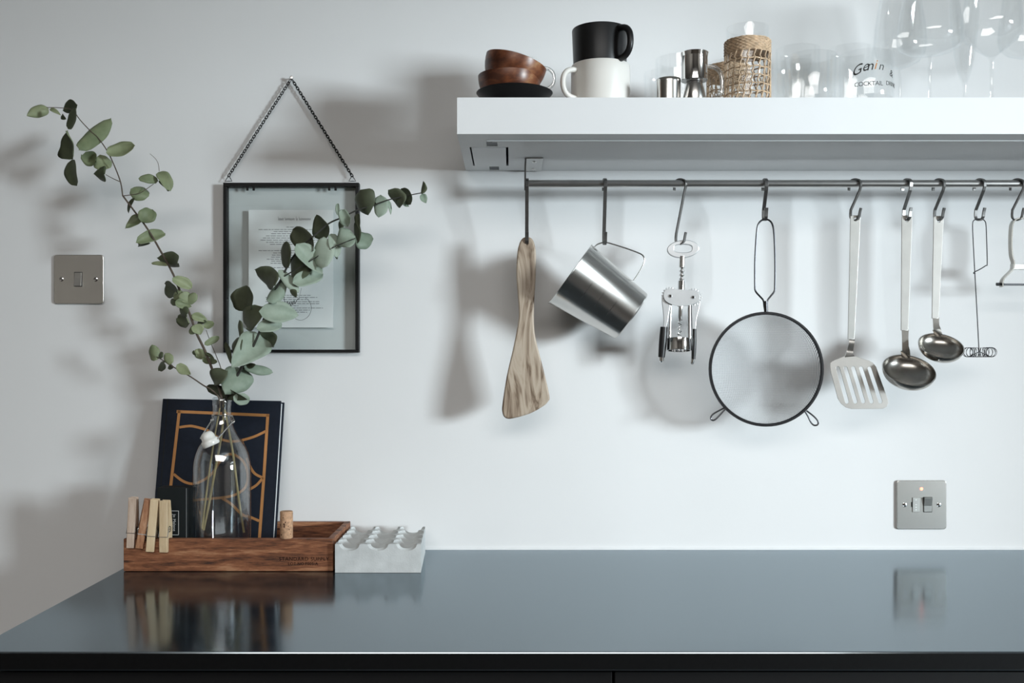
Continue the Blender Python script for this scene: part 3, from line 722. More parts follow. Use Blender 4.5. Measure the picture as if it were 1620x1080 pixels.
def handle_loop(c, dirv, r0, zlo, zhi, reach, rad, flat=1.0):
    """D-shaped handle: in the vertical plane of dirv"""
    d_ = Vector(dirv).normalized(); c = Vector(c); up = Vector((0, 0, 1))
    zm = (zlo + zhi) / 2; hz = (zhi - zlo) / 2
    pts = []
    for i in range(17):
        a = math.radians(90 - 180 * i / 16)
        pts.append(c + d_ * (r0 + reach * max(0, math.cos(a)) ** 0.75) + up * (zm + hz * math.copysign(abs(math.sin(a)) ** 0.85, math.sin(a))))
    return MB().tube(pts, rad, 12)
# white mug, black mug
mc = on(950, 0.205)
mg = thing('mug', 'cream white mug with handle to the left, under the black mug', 'mug', mc)
MB().lathe(shell([(0.040, 0), (0.0445, 0.003), (0.0460, 0.012), (0.0462, 0.055), (0.0458, 0.069), (0.0450, 0.0700)], 0.0035, 0.005), mc, 56).build('body', 'white_ceramic', mg, mc, smooth=True, auto=60)
handle_loop(mc, (-0.86, -0.5, 0), 0.044, 0.014, 0.058, 0.026, 0.0042).build('handle', 'white_ceramic', mg, mc, smooth=True)
bcn = mc + Vector((-0.001, 0, 0.0585))
mg = thing('mug', 'matte black mug with handle to the right, stacked on the white mug', 'mug', bcn)
MB().lathe(shell([(0.034, 0), (0.0385, 0.002), (0.0412, 0.010), (0.0415, 0.014), (0.0436, 0.066), (0.0432, 0.0675)], 0.0032, 0.005), bcn, 56).build('body', 'black_ceramic', mg, bcn, smooth=True, auto=60)
handle_loop(bcn, (0.62, -0.785, 0), 0.041, 0.013, 0.060, 0.026, 0.0050).build('handle', 'black_ceramic', mg, bcn, smooth=True)

# glass mugs (behind bowls, behind jigger)
def glass_mug(px, d, r, h, label, hr_, zlo, zhi):
    c = on(px, d); t_ = thing('glass_mug', label, 'glass mug', c, 0, 'clear glass mugs on the shelf')
    MB().lathe(shell([(r * 0.86, 0), (r * 0.95, 0.004), (r, 0.016), (r, h)], 0.0022, 0.006), c, 48).build('body', 'glass_clear', t_, c, smooth=True, auto=60)
    handle_loop(c, (1, -0.05, 0), r - 0.001, zlo, zhi, hr_, 0.0034).build('handle', 'glass_handle', t_, c, smooth=True)
glass_mug(817, 0.10, 0.040, 0.108, 'clear glass mug behind the wooden bowls, its ring handle showing', 0.024, 0.062, 0.098)
glass_mug(1077, 0.19, 0.0398, 0.0848, 'clear glass mug behind the double-ended jigger, handle to the right', 0.0262, 0.020, 0.0745)
def tumbler(px, d, r, h, label, rb=None, th=0.0018, base=0.010, group='clear tumblers on the shelf'):
    c = on(px, d); rb = rb or r * 0.94
    return tag(MB().lathe(shell([(rb * 0.92, 0), (rb, 0.003), (rb + (r - rb) * 0.3, h * 0.3), (r, h * 0.985), (r - 0.0004, h)], th, base), c, 56).build('tumbler', 'glass_clear', None, c, smooth=True, auto=60), label, 'tumbler', group)
tumbler(1049.5, 0.080, 0.0330, 0.095, 'clear straight tumbler behind the small steel cup', base=0.008)
# steel cup
c = on(1058, 0.257)
tag(MB().lathe(shell([(0.0165, 0), (0.0178, 0.001), (0.0180, 0.030), (0.0184, 0.0345), (0.0180, 0.0350)], 0.001, 0.0015), c, 48).build('steel_cup', 'steel', None, c, smooth=True, auto=50), 'small plain steel shot cup left of the jigger', 'cup')
# jigger
c = on(1098.6, 0.257)
jg = thing('jigger', 'shiny double-ended steel cocktail jigger on the shelf', 'jigger', c)
MB().lathe(shell([(0.0122, 0.0315), (0.0130, 0.0322), (0.0206, 0.0735), (0.0211, 0.0745), (0.0207, 0.0748)], 0.0009, 0.033), c, 48).build('upper_cup', 'chrome', jg, c, smooth=True, auto=50)
MB().lathe([(0.0185, 0), (0.0188, 0.0008), (0.0122, 0.0300), (0.0115, 0.0300), (0.0178, 0.0008)], c, 48, (0, 0, 1), True).build('lower_cup', 'steel', jg, c, smooth=True, auto=50)
MB().lathe([(0, 0.0298), (0.0118, 0.0298), (0.0126, 0.0306), (0.0118, 0.0316), (0, 0.0316)], c, 40).build('waist_ring', 'gunmetal', jg, c, smooth=True)

# rattan-wrapped glasses
def rattan_glass(px, d, r, h, hr_, label):
    c = on(px, d); t_ = thing('rattan_glass', label, 'glass', c, 0, 'rattan wrapped glasses')
    rg_ = r - 0.0024
    MB().lathe(shell([(rg_ * 0.93, 0.0006), (rg_, 0.004), (rg_, h)], 0.0018, 0.009), c, 56).build('glass_liner', 'glass_clear', t_, c, smooth=True, auto=60)
    nb = 9; bh = 0.021
    m = MB()
    for k in range(nb):        # dense woven band
        z = hr_ - bh + bh * (k + 0.5) / nb; pts = []
        for i in range(96):
            a = 2 * math.pi * i / 96; w_ = 0.0006 * math.sin(a * 24 + k * math.pi)
            pts.append(c + Vector(((r + w_ - 0.0004) * math.cos(a), (r + w_ - 0.0004) * math.sin(a), z + 0.0003 * math.sin(a * 7 + k))))
        m.tube(pts, 0.00135, 6, True)
    m.build('woven_band', 'rattan', t_, c, smooth=True)['kind'] = 'stuff'
    m = MB(); rows = 6; zt = hr_ - bh
    for k in range(rows):      # horizontal strands of the open net
        z = 0.0012 + (zt - 0.0012) * k / rows; pts = []
        for i in range(80):
            a = 2 * math.pi * i / 80
            pts.append(c + Vector(((r - 0.0006) * math.cos(a), (r - 0.0006) * math.sin(a), z + 0.0006 * math.sin(a * 11 + k))))
        m.tube(pts, 0.00105, 6, True)
    m.build('net_ring', 'rattan', t_, c, smooth=True)['kind'] = 'stuff'
    m = MB(); ns = 22
    for q in range(ns):        # slanted stakes
        pts = []; ws = []
        for i in range(rows * 4 + 1):
            f = i / (rows * 4); a = 2 * math.pi * q / ns - f * 0.24 - 0.10 * ((i % 4) / 4.0)
            z = zt * (1 - f) + 0.0008
            pts.append(c + Vector(((r - 0.0002) * math.cos(a), (r - 0.0002) * math.sin(a), z)))
        m.tube(pts, 0.00115, 6)
    m.build('net_stakes', 'rattan', t_, c, smooth=True)['kind'] = 'stuff'
rattan_glass(1182.5, 0.243, 0.0342, 0.117, 0.096, 'tall clear glass wrapped in woven rattan, at the shelf front')
rattan_glass(1152, 0.140, 0.0342, 0.094, 0.088, 'shorter rattan wrapped glass half hidden behind the tall rattan one')

tumbler(1284, 0.236, 0.0378, 0.0760, 'clear low tumbler at the shelf front beside the printed tumbler')
tumbler(1257, 0.158, 0.0335, 0.0880, 'clear low tumbler behind, next to the rattan wrapped glass')
tumbler(1262, 0.070, 0.0370, 0.138, 'clear tall tumbler at the back nearest the rattan wrapped glass', base=0.012)
tumbler(1345, 0.070, 0.0390, 0.138, 'clear tall tumbler at the back, behind the printed tumbler', base=0.012)
# printed tumbler
c = on(1370, 0.236); pr = 0.0405
pt = thing('printed_tumbler', 'clear tumbler with black and orange lettering near the wine glasses', 'tumbler', c, 0, 'clear tumblers on the shelf')
MB().lathe(shell([(pr * 0.94, 0), (pr * 0.985, 0.003), (pr, 0.02), (pr, 0.0765), (pr - 0.0004, 0.0772)], 0.0018, 0.010), c, 56).build('body', 'glass_clear', pt, c, smooth=True, auto=60)
def wrap_text(txt, size, x0, z0, mat_, shear=0.0, rise=0.0, spacing=1.0):
    m = text2d(txt, size, 0.00008, 'LEFT', shear, spacing)
    def f(p):
        a = (x0 + p.x) / pr
        return c + Vector(((pr + 0.00025 + p.z) * math.sin(a), -(pr + 0.00025 + p.z) * math.cos(a), z0 + p.y + rise * p.x))
    m.xf(f).build('printed_lettering', mat_, pt, c)
yz = lambda y: H + (568 - y) * S(0.272) - SZ
wrap_text('Ge', 0.0205, -0.0350, yz(120), 'ink_black', 0.25, 0.35)
wrap_text('n', 0.0205, -0.0135, yz(112.5), 'ink_black', 0.25, 0.1)
wrap_text('i', 0.0205, -0.0030, yz(110.5), 'ink_orange', 0.25)
wrap_text('n', 0.0175, 0.0040, yz(111), 'ink_black', 0.25, -0.1)
wrap_text('&', 0.0150, 0.0245, yz(118), 'ink_black', 0.2, -0.3)
wrap_text('COCKTAIL', 0.0092, -0.0310, yz(136), 'ink_black', 0, 0, 0.92)
wrap_text('DRINKS', 0.0092, 0.0170, yz(134.5), 'ink_black', 0, 0, 0.92)

# stemmed glasses
def stemware(px, d, label, stem_z, prof, name='wine_glass', cat='wine glass', foot=0.036, sr=0.0030):
    c = on(px, d); th = 0.0011
    outer = [(sr, stem_z)] + prof
    inner = [(max(0.0004, r - th), h + (0.0025 if i == 0 else 0)) for i, (r, h) in enumerate(prof)]
    p = [(0, 0), (foot, 0), (foot, 0.0012), (foot * 0.6, 0.0028), (0.006, 0.0055), (sr, 0.011), (sr, stem_z * 0.6)] + outer + inner[::-1] + [(0, inner[0][1] - 0.0005)]
    return tag(MB().lathe(p, c, 56).build(name, 'glass_clear', None, c, smooth=True, auto=70), label, cat, 'stemmed glasses at the right end of the shelf')
zz = lambda y, d: H + (568 - y) * S(d) - SZ
def pr_(d, rows): return [(r * S(d), zz(y, d)) for r, y in rows]
stemware(1471, 0.205, 'large round-bowled wine glass right of the printed tumbler', zz(90, 0.205), pr_(0.205, [(5, 87), (20, 85), (36, 81), (46, 75), (50, 66), (50, 55), (47, 30), (42, 0), (36, -35), (33, -55)]))
stemware(1569, 0.205, 'wine glass with a V-shaped bowl bottom, at the shelf front', zz(97, 0.205), pr_(0.205, [(5, 92), (12, 86), (26, 75), (40, 62), (45, 52), (46, 42), (44, 20), (39, -10), (33, -45)]))
stemware(1424, 0.095, 'wine glass standing behind, between the printed tumbler and the round wine glass', zz(112, 0.095), pr_(0.095, [(4, 108), (16, 105), (30, 98), (38, 85), (40, 70), (38, 40), (33, 10), (28, -20)]))
stemware(1526, 0.080, 'narrow flute with a pointed bowl foot behind the front wine glasses', zz(136, 0.080), pr_(0.080, [(4, 132), (8, 122), (11, 112), (16, 85), (20, 50), (22, 15), (21, -20)]), 'champagne_flute', 'flute', 0.030, 0.0028)
stemware(1627, 0.110, 'wine glass cut off by the right edge of the photo', zz(97, 0.110), pr_(0.110, [(5, 92), (18, 89), (33, 83), (42, 74), (45, 60), (43, 35), (38, 0), (33, -35)]))

# ================================================================== WALL FITTINGS
def plate_fitting(name, label, x0, y0, x1, y1, kind):
    c = P((x0 + x1) / 2, (y0 + y1) / 2, 0)
    t_ = thing(name, label, 'switch', c); s = S(0)
    hx, hz = (x1 - x0) / 2 * s, (y1 - y0) / 2 * s
    m = plate2d([rounded_rect(-hx, -hz, hx, hz, 0.0045)], 0.0012, 0.0010, 2).xf(lambda p: Vector((p.x, -0.0023 - p.z, p.y)) + c)
    m.build('face_plate', 'plate_nickel', t_, c, smooth=True, auto=40)
    fr = -0.0046
    for sx_ in (-1, 1):
        px_ = c + Vector((sx_ * 0.0302, fr, 0.0))
        sc = MB().lathe([(0, -0.0008), (0.0020, -0.0008), (0.0038, -0.0002), (0.0042, 0.0008), (0, 0.0008)], px_, 20, (0, 1, 0)).build('screw', 'chrome', t_, c, smooth=True)
        MB().box(px_ + Vector((-0.0026, -0.00095, -0.0004)), px_ + Vector((0.0026, -0.0006, 0.0004))).build('screw_slot', 'dark_void', sc, c)
    return t_, c, fr
def rocker(t_, c, fr, cx, cz, w_, h_, flip):
    MB().box(c + Vector((cx - w_ / 2 - 0.0008, fr - 0.0002, cz - h_ / 2 - 0.0008)), c + Vector((cx + w_ / 2 + 0.0008, fr + 0.0005, cz + h_ / 2 + 0.0008))).build('rocker_surround', 'dark_void', t_, c)
    pr2 = [(0, -h_ / 2), (-0.0050, -h_ / 2), (-0.0018, h_ * 0.08), (-0.0012, h_ / 2), (0, h_ / 2)]
    if flip: pr2 = [(y, -z) for y, z in pr2][::-1]
    k = len(pr2); v = [c + Vector((cx - w_ / 2, fr + y, cz + z)) for y, z in pr2] + [c + Vector((cx + w_ / 2, fr + y, cz + z)) for y, z in pr2]
    f = [tuple(range(k)), tuple(range(2 * k - 1, k - 1, -1))] + [(i, (i + 1) % k, k + (i + 1) % k, k + i) for i in range(k)]
    MB().add(v, f).build('rocker', 'steel_satin', t_, c, bevel=0.0004)
t_, c, fr = plate_fitting('light_switch', 'brushed nickel light switch on the wall left of the picture frame', 87.5, 404, 164.5, 480, 0)
rocker(t_, c, fr, -0.0005, 0.0, 0.0125, 0.024, False)
t_, c, fr = plate_fitting('fused_switch', 'brushed steel fused switch with a lit red indicator above the worktop', 1418, 760, 1495, 835.5, 1)
rocker(t_, c, fr, 0.0105, 0.0005, 0.0140, 0.0255, True)
fh = MB().box(c + Vector((-0.0165, fr - 0.0012, -0.0128)), c + Vector((-0.0040, fr + 0.0004, 0.0132))).build('fuse_holder', 'steel_satin', t_, c, bevel=0.0005)
MB().box(c + Vector((-0.0182, fr - 0.0008, -0.0035)), c + Vector((-0.0166, fr + 0.0004, 0.0050))).build('fuse_latch', 'dark_void', fh, c)
for zf in (-0.0085, -0.004, 0.0005, 0.009):
    MB().box(c + Vector((-0.0115, fr - 0.0014, zf - 0.0011)), c + Vector((-0.0092, fr - 0.0011, zf + 0.0011))).build('fuse_mark', 'label_white', fh, c)
MB().lathe([(0, -0.0010), (0.0020, -0.0008), (0.0028, 0.0), (0.0028, 0.0006), (0, 0.0006)], c + Vector((-0.0004, fr, 0.0282)), 20, (0, 1, 0)).build('indicator_light', 'neon_red', t_, c, smooth=True)

# ------------------------------------------------------------------ picture frame
FD = 0.012
fr0 = thing('framed_picture', 'thin black metal floating glass frame hung by a chain', 'picture frame', P(459.5, 557, 0)); o_ = fr0.location
fx0, fx1, fy0, fy1 = 352.5, 567.5, 288.5, 557.5
A = P(fx0, fy1, FD + 0.007); B = P(fx1, fy0, FD + 0.007); rw = 0.0062
def rail_box(x0, z0, x1, z1, nm): MB().box((x0, -0.0175, z0), (x1, -0.0030, z1)).build(nm, 'black_metal', fr0, o_, bevel=0.0007)
rail_box(A.x, B.z - 0.0068, B.x, B.z, 'frame_top'); rail_box(A.x, A.z, B.x, A.z + 0.0052, 'frame_bottom')
rail_box(A.x, A.z + 0.0052, A.x + rw, B.z - 0.0068, 'frame_side'); rail_box(B.x - rw, A.z + 0.0052, B.x, B.z - 0.0068, 'frame_side')
for dd in (0.0145, 0.0055):
    MB().box((A.x + rw - 0.002, -dd - 0.0008, A.z + 0.004), (B.x - rw + 0.002, -dd + 0.0008, B.z - 0.005)).build('glass_pane', 'glass_pane', fr0, o_)
for cxp in (391.5, 401.5, 521.0, 531.0):
    q = P(cxp, 292, 0.016)
    MB().box((q.x - 0.0021, -0.0172, B.z - 0.0068 - 0.0072), (q.x + 0.0021, -0.0162, B.z - 0.0055)).build('clip', 'black_metal', fr0, o_, bevel=0.0004)
for (cx, a_) in ((361.5, -1), (557.5, 1)):   # corner lug + triangular ring
    q = P(cx, 0, 0.011)
    tp = P(cx - a_ * 0.5, 277.5, 0.010); bl = P(cx - 5.5, 286.5, 0.010); brr = P(cx + 5.5, 286.5, 0.010)
    MB().tube([tp, (tp + bl) / 2, bl, (bl + brr) / 2, brr, (tp + brr) / 2], 0.0007, 6, True).build('hanging_ring', 'black_metal', fr0, o_, smooth=True)
nail_p = P(461, 124.5, 0.009)
for cx in (361.2, 557.6):
    a = P(cx, 279.0, 0.010); b = nail_p + Vector((0.0016 if cx > 460 else -0.0016, 0, -0.0022))
    n_l = 40; m_ = MB(); dv = (b - a) / n_l; tdir = dv.normalized()
    sd1 = Vector((tdir.z, 0, -tdir.x)); sd2 = Vector((0, 1, 0))
    for i in range(n_l):
        cc = a + dv * (i + 0.5); sd = (sd1 if i % 2 == 0 else (sd1 * 0.5 + sd2 * 0.87))
        m_.tube([cc + tdir * (dv.length * 0.72 * math.cos(t2)) + sd * (0.0020 * math.sin(t2)) for t2 in [2 * math.pi * j / 10 for j in range(10)]], 0.00075, 4, True)
    m_.build('chain', 'chain_black', fr0, o_, smooth=True)['kind'] = 'stuff'
nl = thing('picture_hook', 'small steel picture nail at the top of the frame chain', 'nail', P(461, 123, 0))
MB().tube([P(461, 124, 0) + Vector((0, 0.004, 0)), P(461, 123.6, 0.012)], 0.0014, 10).build('shank', 'steel', nl, nl.location, smooth=True)
MB().lathe([(0, -0.0012), (0.0025, -0.001), (0.0032, 0), (0.0025, 0.001), (0, 0.001)], P(461, 122.6, 0.013), 16, (0, 1, 0)).build('head', 'steel', nl, nl.location, smooth=True)

# printed card between the panes
KA = P(393.5, 518, 0.010); KB = P(527, 332, 0.010)
cd_ = thing('printed_menu', 'white printed menu card with handwriting, inside the glass frame', 'menu card', (KA.x, -0.010, KA.z)); o_ = cd_.location
MB().box((KA.x, -0.0104, KA.z), (KB.x, -0.0096, KB.z)).build('card', 'paper_card', cd_, o_)
m_ = MB(); rnd = random.Random(3)
def row(y, x0, x1, h=0.9):
    x = x0
    while x < x1:
        w_ = rnd.uniform(3.0, 9.0); e = min(x + w_, x1)
        p = P(x, y + h / 2, 0.0106); q = P(e, y - h / 2, 0.0106)
        m_.box((p.x, -0.01052, p.z), (q.x, -0.01042, q.z)); x = e + 1.3
for y, hw in ((359, 7), (363, 51), (366.2, 27), (369.6, 31), (373, 39), (376.3, 44), (379.7, 48), (383, 39), (386.3, 33)): row(y, 460 - hw, 460 + hw)
for y, hw in ((396.3, 51), (400, 28), (403.3, 30), (406.6, 31), (409.9, 38), (413, 31), (416.3, 32), (423.3, 40)): row(y, 460 - hw, 460 + hw)
for y, a_, b_ in ((467, 447, 492), (470.3, 420, 502), (473.6, 424, 488), (477, 420, 505), (480.2, 426, 505), (483.5, 455, 472), (487, 428, 511), (490.3, 446, 490), (493.6, 445, 486)): row(y, a_, b_)
m_.build('printed_text', 'ink', cd_, o_)['kind'] = 'stuff'
m_ = MB()
def stroke(pts, r, m): m.tube([Vector(q) for q in smooth_poly([(P(x, y, 0.0106).x, -0.0105, P(x, y, 0.0106).z) for x, y in pts], 4, False)], r, 4)
rnd = random.Random(5); x = 440.0
for seg in (10, 18, 3, 22):    # script heading
    pts = []
    n_ = int(seg)
    for i in range(n_ + 1): pts.append((x + i * 0.85, 346.4 + (2.2 if i % 2 else -1.6 - (2.6 if i in (0, 1) else 0)) * rnd.uniform(0.7, 1.1)))
    stroke(pts, 0.0002, m_); x += seg * 0.85 + 2.2
m_.build('script_heading', 'ink', cd_, o_)
m_ = MB()
stroke([(449, 466), (450.5, 478), (452, 485), (455, 476), (456, 484), (458.5, 477.5), (459.5, 484), (462, 477), (463, 482), (465.5, 475), (466.5, 480), (470, 474), (474, 471.5)], 0.00042, m_)
stroke([(461, 488), (459, 492)], 0.0004, m_)
stroke([(482, 470), (489, 476), (492.5, 486), (490, 497), (483, 504), (475, 506.5), (467, 504)], 0.00026, m_)
stroke([(477, 455), (475.5, 462), (473, 470)], 0.0002, m_)
m_.build('handwriting', 'ink_black', cd_, o_)

# ================================================================== TRAY AND THINGS IN IT
TX0, TX1, TDF, TDB, TZ = -0.6155, -0.2835, 0.183, 0.012, 0.952
TH = 0.0095; TF = CZ + 0.0105
tr = thing('wooden_tray', 'shallow rustic brown wooden tray box with stamped black lettering', 'tray', (TX0, -TDF, CZ)); o_ = tr.location
def board(x0, d0, z0, x1, d1, z1, nm): return MB().box((x0, -d1, z0), (x1, -d0, z1)).build(nm, 'tray_wood', tr, o_, bevel=0.0009)
fb = board(TX0, TDF - TH, CZ + 0.0006, TX1, TDF, TZ, 'front_board')
board(TX0, TDB, CZ + 0.0006, TX1, TDB + TH, TZ, 'back_board')
board(TX0, TDB + TH, CZ + 0.0006, TX0 + TH, TDF - TH, TZ, 'end_board'); board(TX1 - TH, TDB + TH, CZ + 0.0006, TX1, TDF - TH, TZ, 'end_board')
board(TX0 + TH, TDB + TH, CZ + 0.0006, TX1 - TH, TDF - TH, TF, 'bottom_board')
def stamp(txt, size, px, py, sp):
    q = P(px, py, TDF)
    text2d(txt, size, 0.00006, 'LEFT', 0, sp).xf(lambda p: Vector((q.x + p.x, -TDF - 0.0003 - p.z, q.z + p.y))).build('stamped_lettering', 'stamp_ink', fb, o_)
stamp('STANDARD SUPPLY', 0.0082, 441.5, 886.5, 1.12)
stamp('LOT NO.F005-A', 0.0064, 455.5, 893.5, 1.08)

# book
bkO = Vector((-0.5085, -0.0755, TF + 0.0008))
bk = thing('book', 'large navy hardback book with copper line pattern, leaning against the wall', 'book', bkO)
lean = math.atan2(0.0455, 0.256); roll = math.radians(1.1); BW, BH, BT = 0.2055, 0.2585, 0.022
Rb = Matrix.Rotation(-lean, 4, 'X') @ Matrix.Rotation(roll, 4, 'Y')
def bk_xf(p): return (Rb @ Vector(p)) + bkO          # local: x centre, y from front cover back, z up
def bpart(mb, nm, mat_, parent=bk, **k): return mb.xf(bk_xf).build(nm, mat_, parent, bkO, **k)
bpart(MB().box((-BW / 2, 0, 0), (BW / 2, 0.0026, BH)), 'front_cover', 'book_cloth', bevel=0.0007)
bpart(MB().box((-BW / 2, BT - 0.0026, 0), (BW / 2 + 0.001, BT, BH)), 'back_cover', 'book_cloth', bevel=0.0007)
bpart(MB().box((-BW / 2 - 0.0008, 0.0002, 0), (-BW / 2 + 0.0026, BT - 0.0002, BH)), 'spine', 'book_cloth', bevel=0.0007)
bpart(MB().box((-BW / 2 + 0.003, 0.0027, 0.003), (BW / 2 - 0.0025, BT - 0.0027, BH - 0.003)), 'page_block', 'paper_pages')
bpart(MB().box((-BW / 2 + 0.0075, -0.0003, 0.0), (-BW / 2 + 0.0090, 0.0006, BH)), 'cover_hinge', 'dark_void')
py_bot = 568 + (H - bkO.z) * F / (D - 0.0755)
def cov(px, py):
    xl = 258 - (py - 630) * 0.070; xr = 445.5 - (py - 632) * 0.057
    u = (px - xl) / (xr - xl); v = (py - 631) / (py_bot - 631)
    return ((u - 0.5) * BW, (1 - v) * BH)
def foil(pts, wpx, smoothit=True):
    q = [cov(x, y) for x, y in pts]
    if smoothit: q = smooth_poly(q, 5, False)
    m = MB().ribbon([(x, -0.0002, z) for x, z in q], wpx * 0.00108, 0.0004, (0, 0, 1) if False else (1, 0, 0)) if False else MB()
    k = len(q); v = []; f = []; hw = wpx * 0.00108 / 2
    for i in range(k):
        a = q[max(0, i - 1)]; b = q[min(k - 1, i + 1)]; t = Vector((b[0] - a[0], b[1] - a[1])).normalized(); n2 = Vector((-t.y, t.x)) * hw
        for s2 in (1, -1):
            for yy in (-0.0005, 0.0001): v.append((q[i][0] + n2.x * s2, yy, q[i][1] + n2.y * s2))
    for i in range(k - 1):
        o = i * 4; f += [(o, o + 2, o + 6, o + 4), (o, o + 4, o + 5, o + 1), (o + 2, o + 3, o + 7, o + 6), (o + 1, o + 5, o + 7, o + 3)]
    f += [(0, 1, 3, 2), (k * 4 - 4, k * 4 - 2, k * 4 - 1, k * 4 - 3)]
    bpart(MB().add(v, f), 'foil_line', 'copper_foil')
foil([(279.7, 651.5), (426.7, 655)], 4.6, False)
foil([(284.0, 650), (271.0, 775), (262, 862)], 4.6, False)
foil([(424.4, 653), (418.5, 752), (411.0, 862)], 4.6, False)
foil([(284, 677), (296, 675), (307, 675), (329, 681), (342, 690), (354, 696), (368, 698), (384.4, 695.5), (404.4, 689), (422, 680)], 4.0)
foil([(276, 752), (291, 763), (307, 766.7), (324, 760), (338, 748), (347, 733), (358, 721), (366, 718.5), (375, 721), (386.7, 731), (393, 749), (391, 766.7), (382, 777.8), (364.4, 785.6), (333, 790), (311, 792.5), (298, 798)], 4.0)
foil([(391, 724), (396.7, 737.8), (404.4, 749), (417, 755)], 4.0)
foil([(417, 755), (407, 766.7), (394, 775)], 4.0)
foil([(353, 789), (366.7, 797), (378, 808), (387, 815), (396, 817), (411, 823)], 4.0)

# small dark box with label
bD = 0.152; q0 = P(248.5, 852, bD); q1 = P(297.5, 771.5, bD)
bx = thing('gift_box', 'small black cardboard box with white framed label, left of the bottle', 'box', (q0.x, -bD, TF + 0.0006)); o_ = bx.location
MB().box((q0.x, -bD, TF + 0.0006), (q1.x, -bD + 0.030, q1.z)).build('carton', 'box_card', bx, o_, bevel=0.0006)
MB().box((q1.x - 0.0030, -bD - 0.0003, TF + 0.001), (q1.x - 0.0024, -bD, q1.z - 0.0005)).build('carton_seam', 'grey_plastic', bx, o_)
m_ = MB(); la = P(262, 846, bD); lb = P(283, 807.5, bD); lw = 0.0007; yb = -bD - 0.0006
for (x0, z0, x1, z1) in ((la.x, la.z, lb.x, la.z + lw), (la.x, lb.z - lw, lb.x, lb.z), (la.x, la.z, la.x + lw, lb.z), (lb.x - lw, la.z, lb.x, lb.z)):
    m_.box((x0, yb, z0), (x1, yb + 0.0002, z1))
m_.build('label_frame', 'label_white', bx, o_)
tq = P(274.0, 813.0, bD)
text2d('Jo Malone', 0.0064, 0.00005, 'LEFT', 0, 1.06).xf(lambda p: Vector((tq.x + p.y, yb - p.z, tq.z - p.x))).build('label_lettering', 'label_white', bx, o_)

# bottle
BD = 0.1255; bo_ = Vector(((351.3 - 810) * S(BD), -BD, TF + 0.0008)); sB = S(BD)
bt = thing('swing_top_bottle', 'clear glass swing-top bottle holding eucalyptus, standing in the tray', 'bottle', bo_)
def bz(y): return H + (568 - y) * sB - bo_.z
R0 = 44.5 * sB
outer = [(R0 * 0.86, 0.0), (R0 * 0.95, 0.0015), (R0, 0.007), (R0, bz(740)), (43.6 * sB, bz(730)), (41 * sB, bz(718)), (37 * sB, bz(707)), (31 * sB, bz(697)), (24 * sB, bz(686)), (18.5 * sB, bz(676)), (15.6 * sB, bz(667)), (14.4 * sB, bz(657)), (14.2 * sB, bz(643)), (14.8 * sB, bz(641)), (15.2 * sB, bz(634)), (14.6 * sB, bz(629)), (13.4 * sB, bz(628))]
MB().lathe(shell(outer, 0.0024, 0.009), bo_, 64).build('body', 'glass_bottle', bt, bo_, smooth=True, auto=70)
cn = bo_ + Vector((0, 0, bz(657)))
MB().tube([cn + Vector((15.2 * sB * math.cos(a), 15.2 * sB * math.sin(a), 0.0014 * math.cos(a + 2.2))) for a in [2 * math.pi * i / 40 for i in range(40)]], 0.0010, 6, True).build('neck_wire', 'steel', bt, bo_, smooth=True)
sd_ = BD + 0.050
pl_, prt = P(335.5, 664, BD + 0.004), P(368.5, 667, BD + 0.004)
sl_, sr_ = P(317.5, 693, sd_ - 0.002), P(342.5, 695, sd_ + 0.004)
m_ = MB().tube(smooth_poly([tuple(cn + Vector((-15.3 * sB, 0, 0))), tuple(pl_), tuple((pl_ + sl_) / 2), tuple(sl_), tuple(sl_ + Vector((0.004, 0, 0.0005)))], 4, False), 0.0013, 7)
m_.tube(smooth_poly([tuple(cn + Vector((15.3 * sB, 0, 0))), tuple(prt + Vector((0.002, 0, 0.002))), tuple(prt), tuple((prt + sr_) / 2), tuple(sr_), tuple(sr_ + Vector((-0.004, 0, 0)))], 4, False), 0.0013, 7)
m_.build('wire_bail', 'steel', bt, bo_, smooth=True)
for q in (pl_, prt): MB().tube([q + Vector((0.0022 * math.cos(a), 0, 0.0022 * math.sin(a))) for a in [2 * math.pi * i / 12 for i in range(12)]], 0.0008, 6, True).build('wire_eyelet', 'steel', bt, bo_, smooth=True)
sc_ = P(330.5, 694.5, sd_); sa = Vector((-0.40, -0.05, 0.91)).normalized()
MB().lathe([(0, -0.0115), (0.0125, -0.0115), (0.0140, -0.0095), (0.0140, -0.0030), (0.0130, -0.0010), (0.0112, 0.0), (0.0108, 0.0050), (0.0092, 0.0095), (0.0060, 0.0120), (0, 0.0128)], sc_, 32, sa).build('ceramic_stopper', 'stopper_ceramic', bt, bo_, smooth=True, auto=70)

# cork standing on the tray's front edge
ckp = Vector(((453.2 - 810) * S(0.178), -0.1783, TZ + 0.0003))
co = thing('wine_cork', 'used wine cork standing upright beside the navy book', 'cork', ckp)
MB().lathe([(0, 0), (0.0094, 0), (0.0101, 0.0010), (0.0101, 0.0415), (0.0095, 0.0428), (0, 0.0430)], ckp, 28).build('body', 'cork', co, ckp, smooth=True, auto=50)
m_ = MB(); rnd = random.Random(11)
for i in range(16):
    a = rnd.uniform(-math.pi, 0); z = rnd.uniform(0.004, 0.039); h_ = rnd.uniform(0.0006, 0.0016)
    q = ckp + Vector((0.0101 * math.cos(a), 0.0101 * math.sin(a), z))
    m_.lathe([(0, -0.00012), (h_, 0), (0, 0.00012)], q, 7, (math.cos(a), math.sin(a), 0))
m_.build('pits', 'cork_pit', co, ckp)['kind'] = 'stuff'

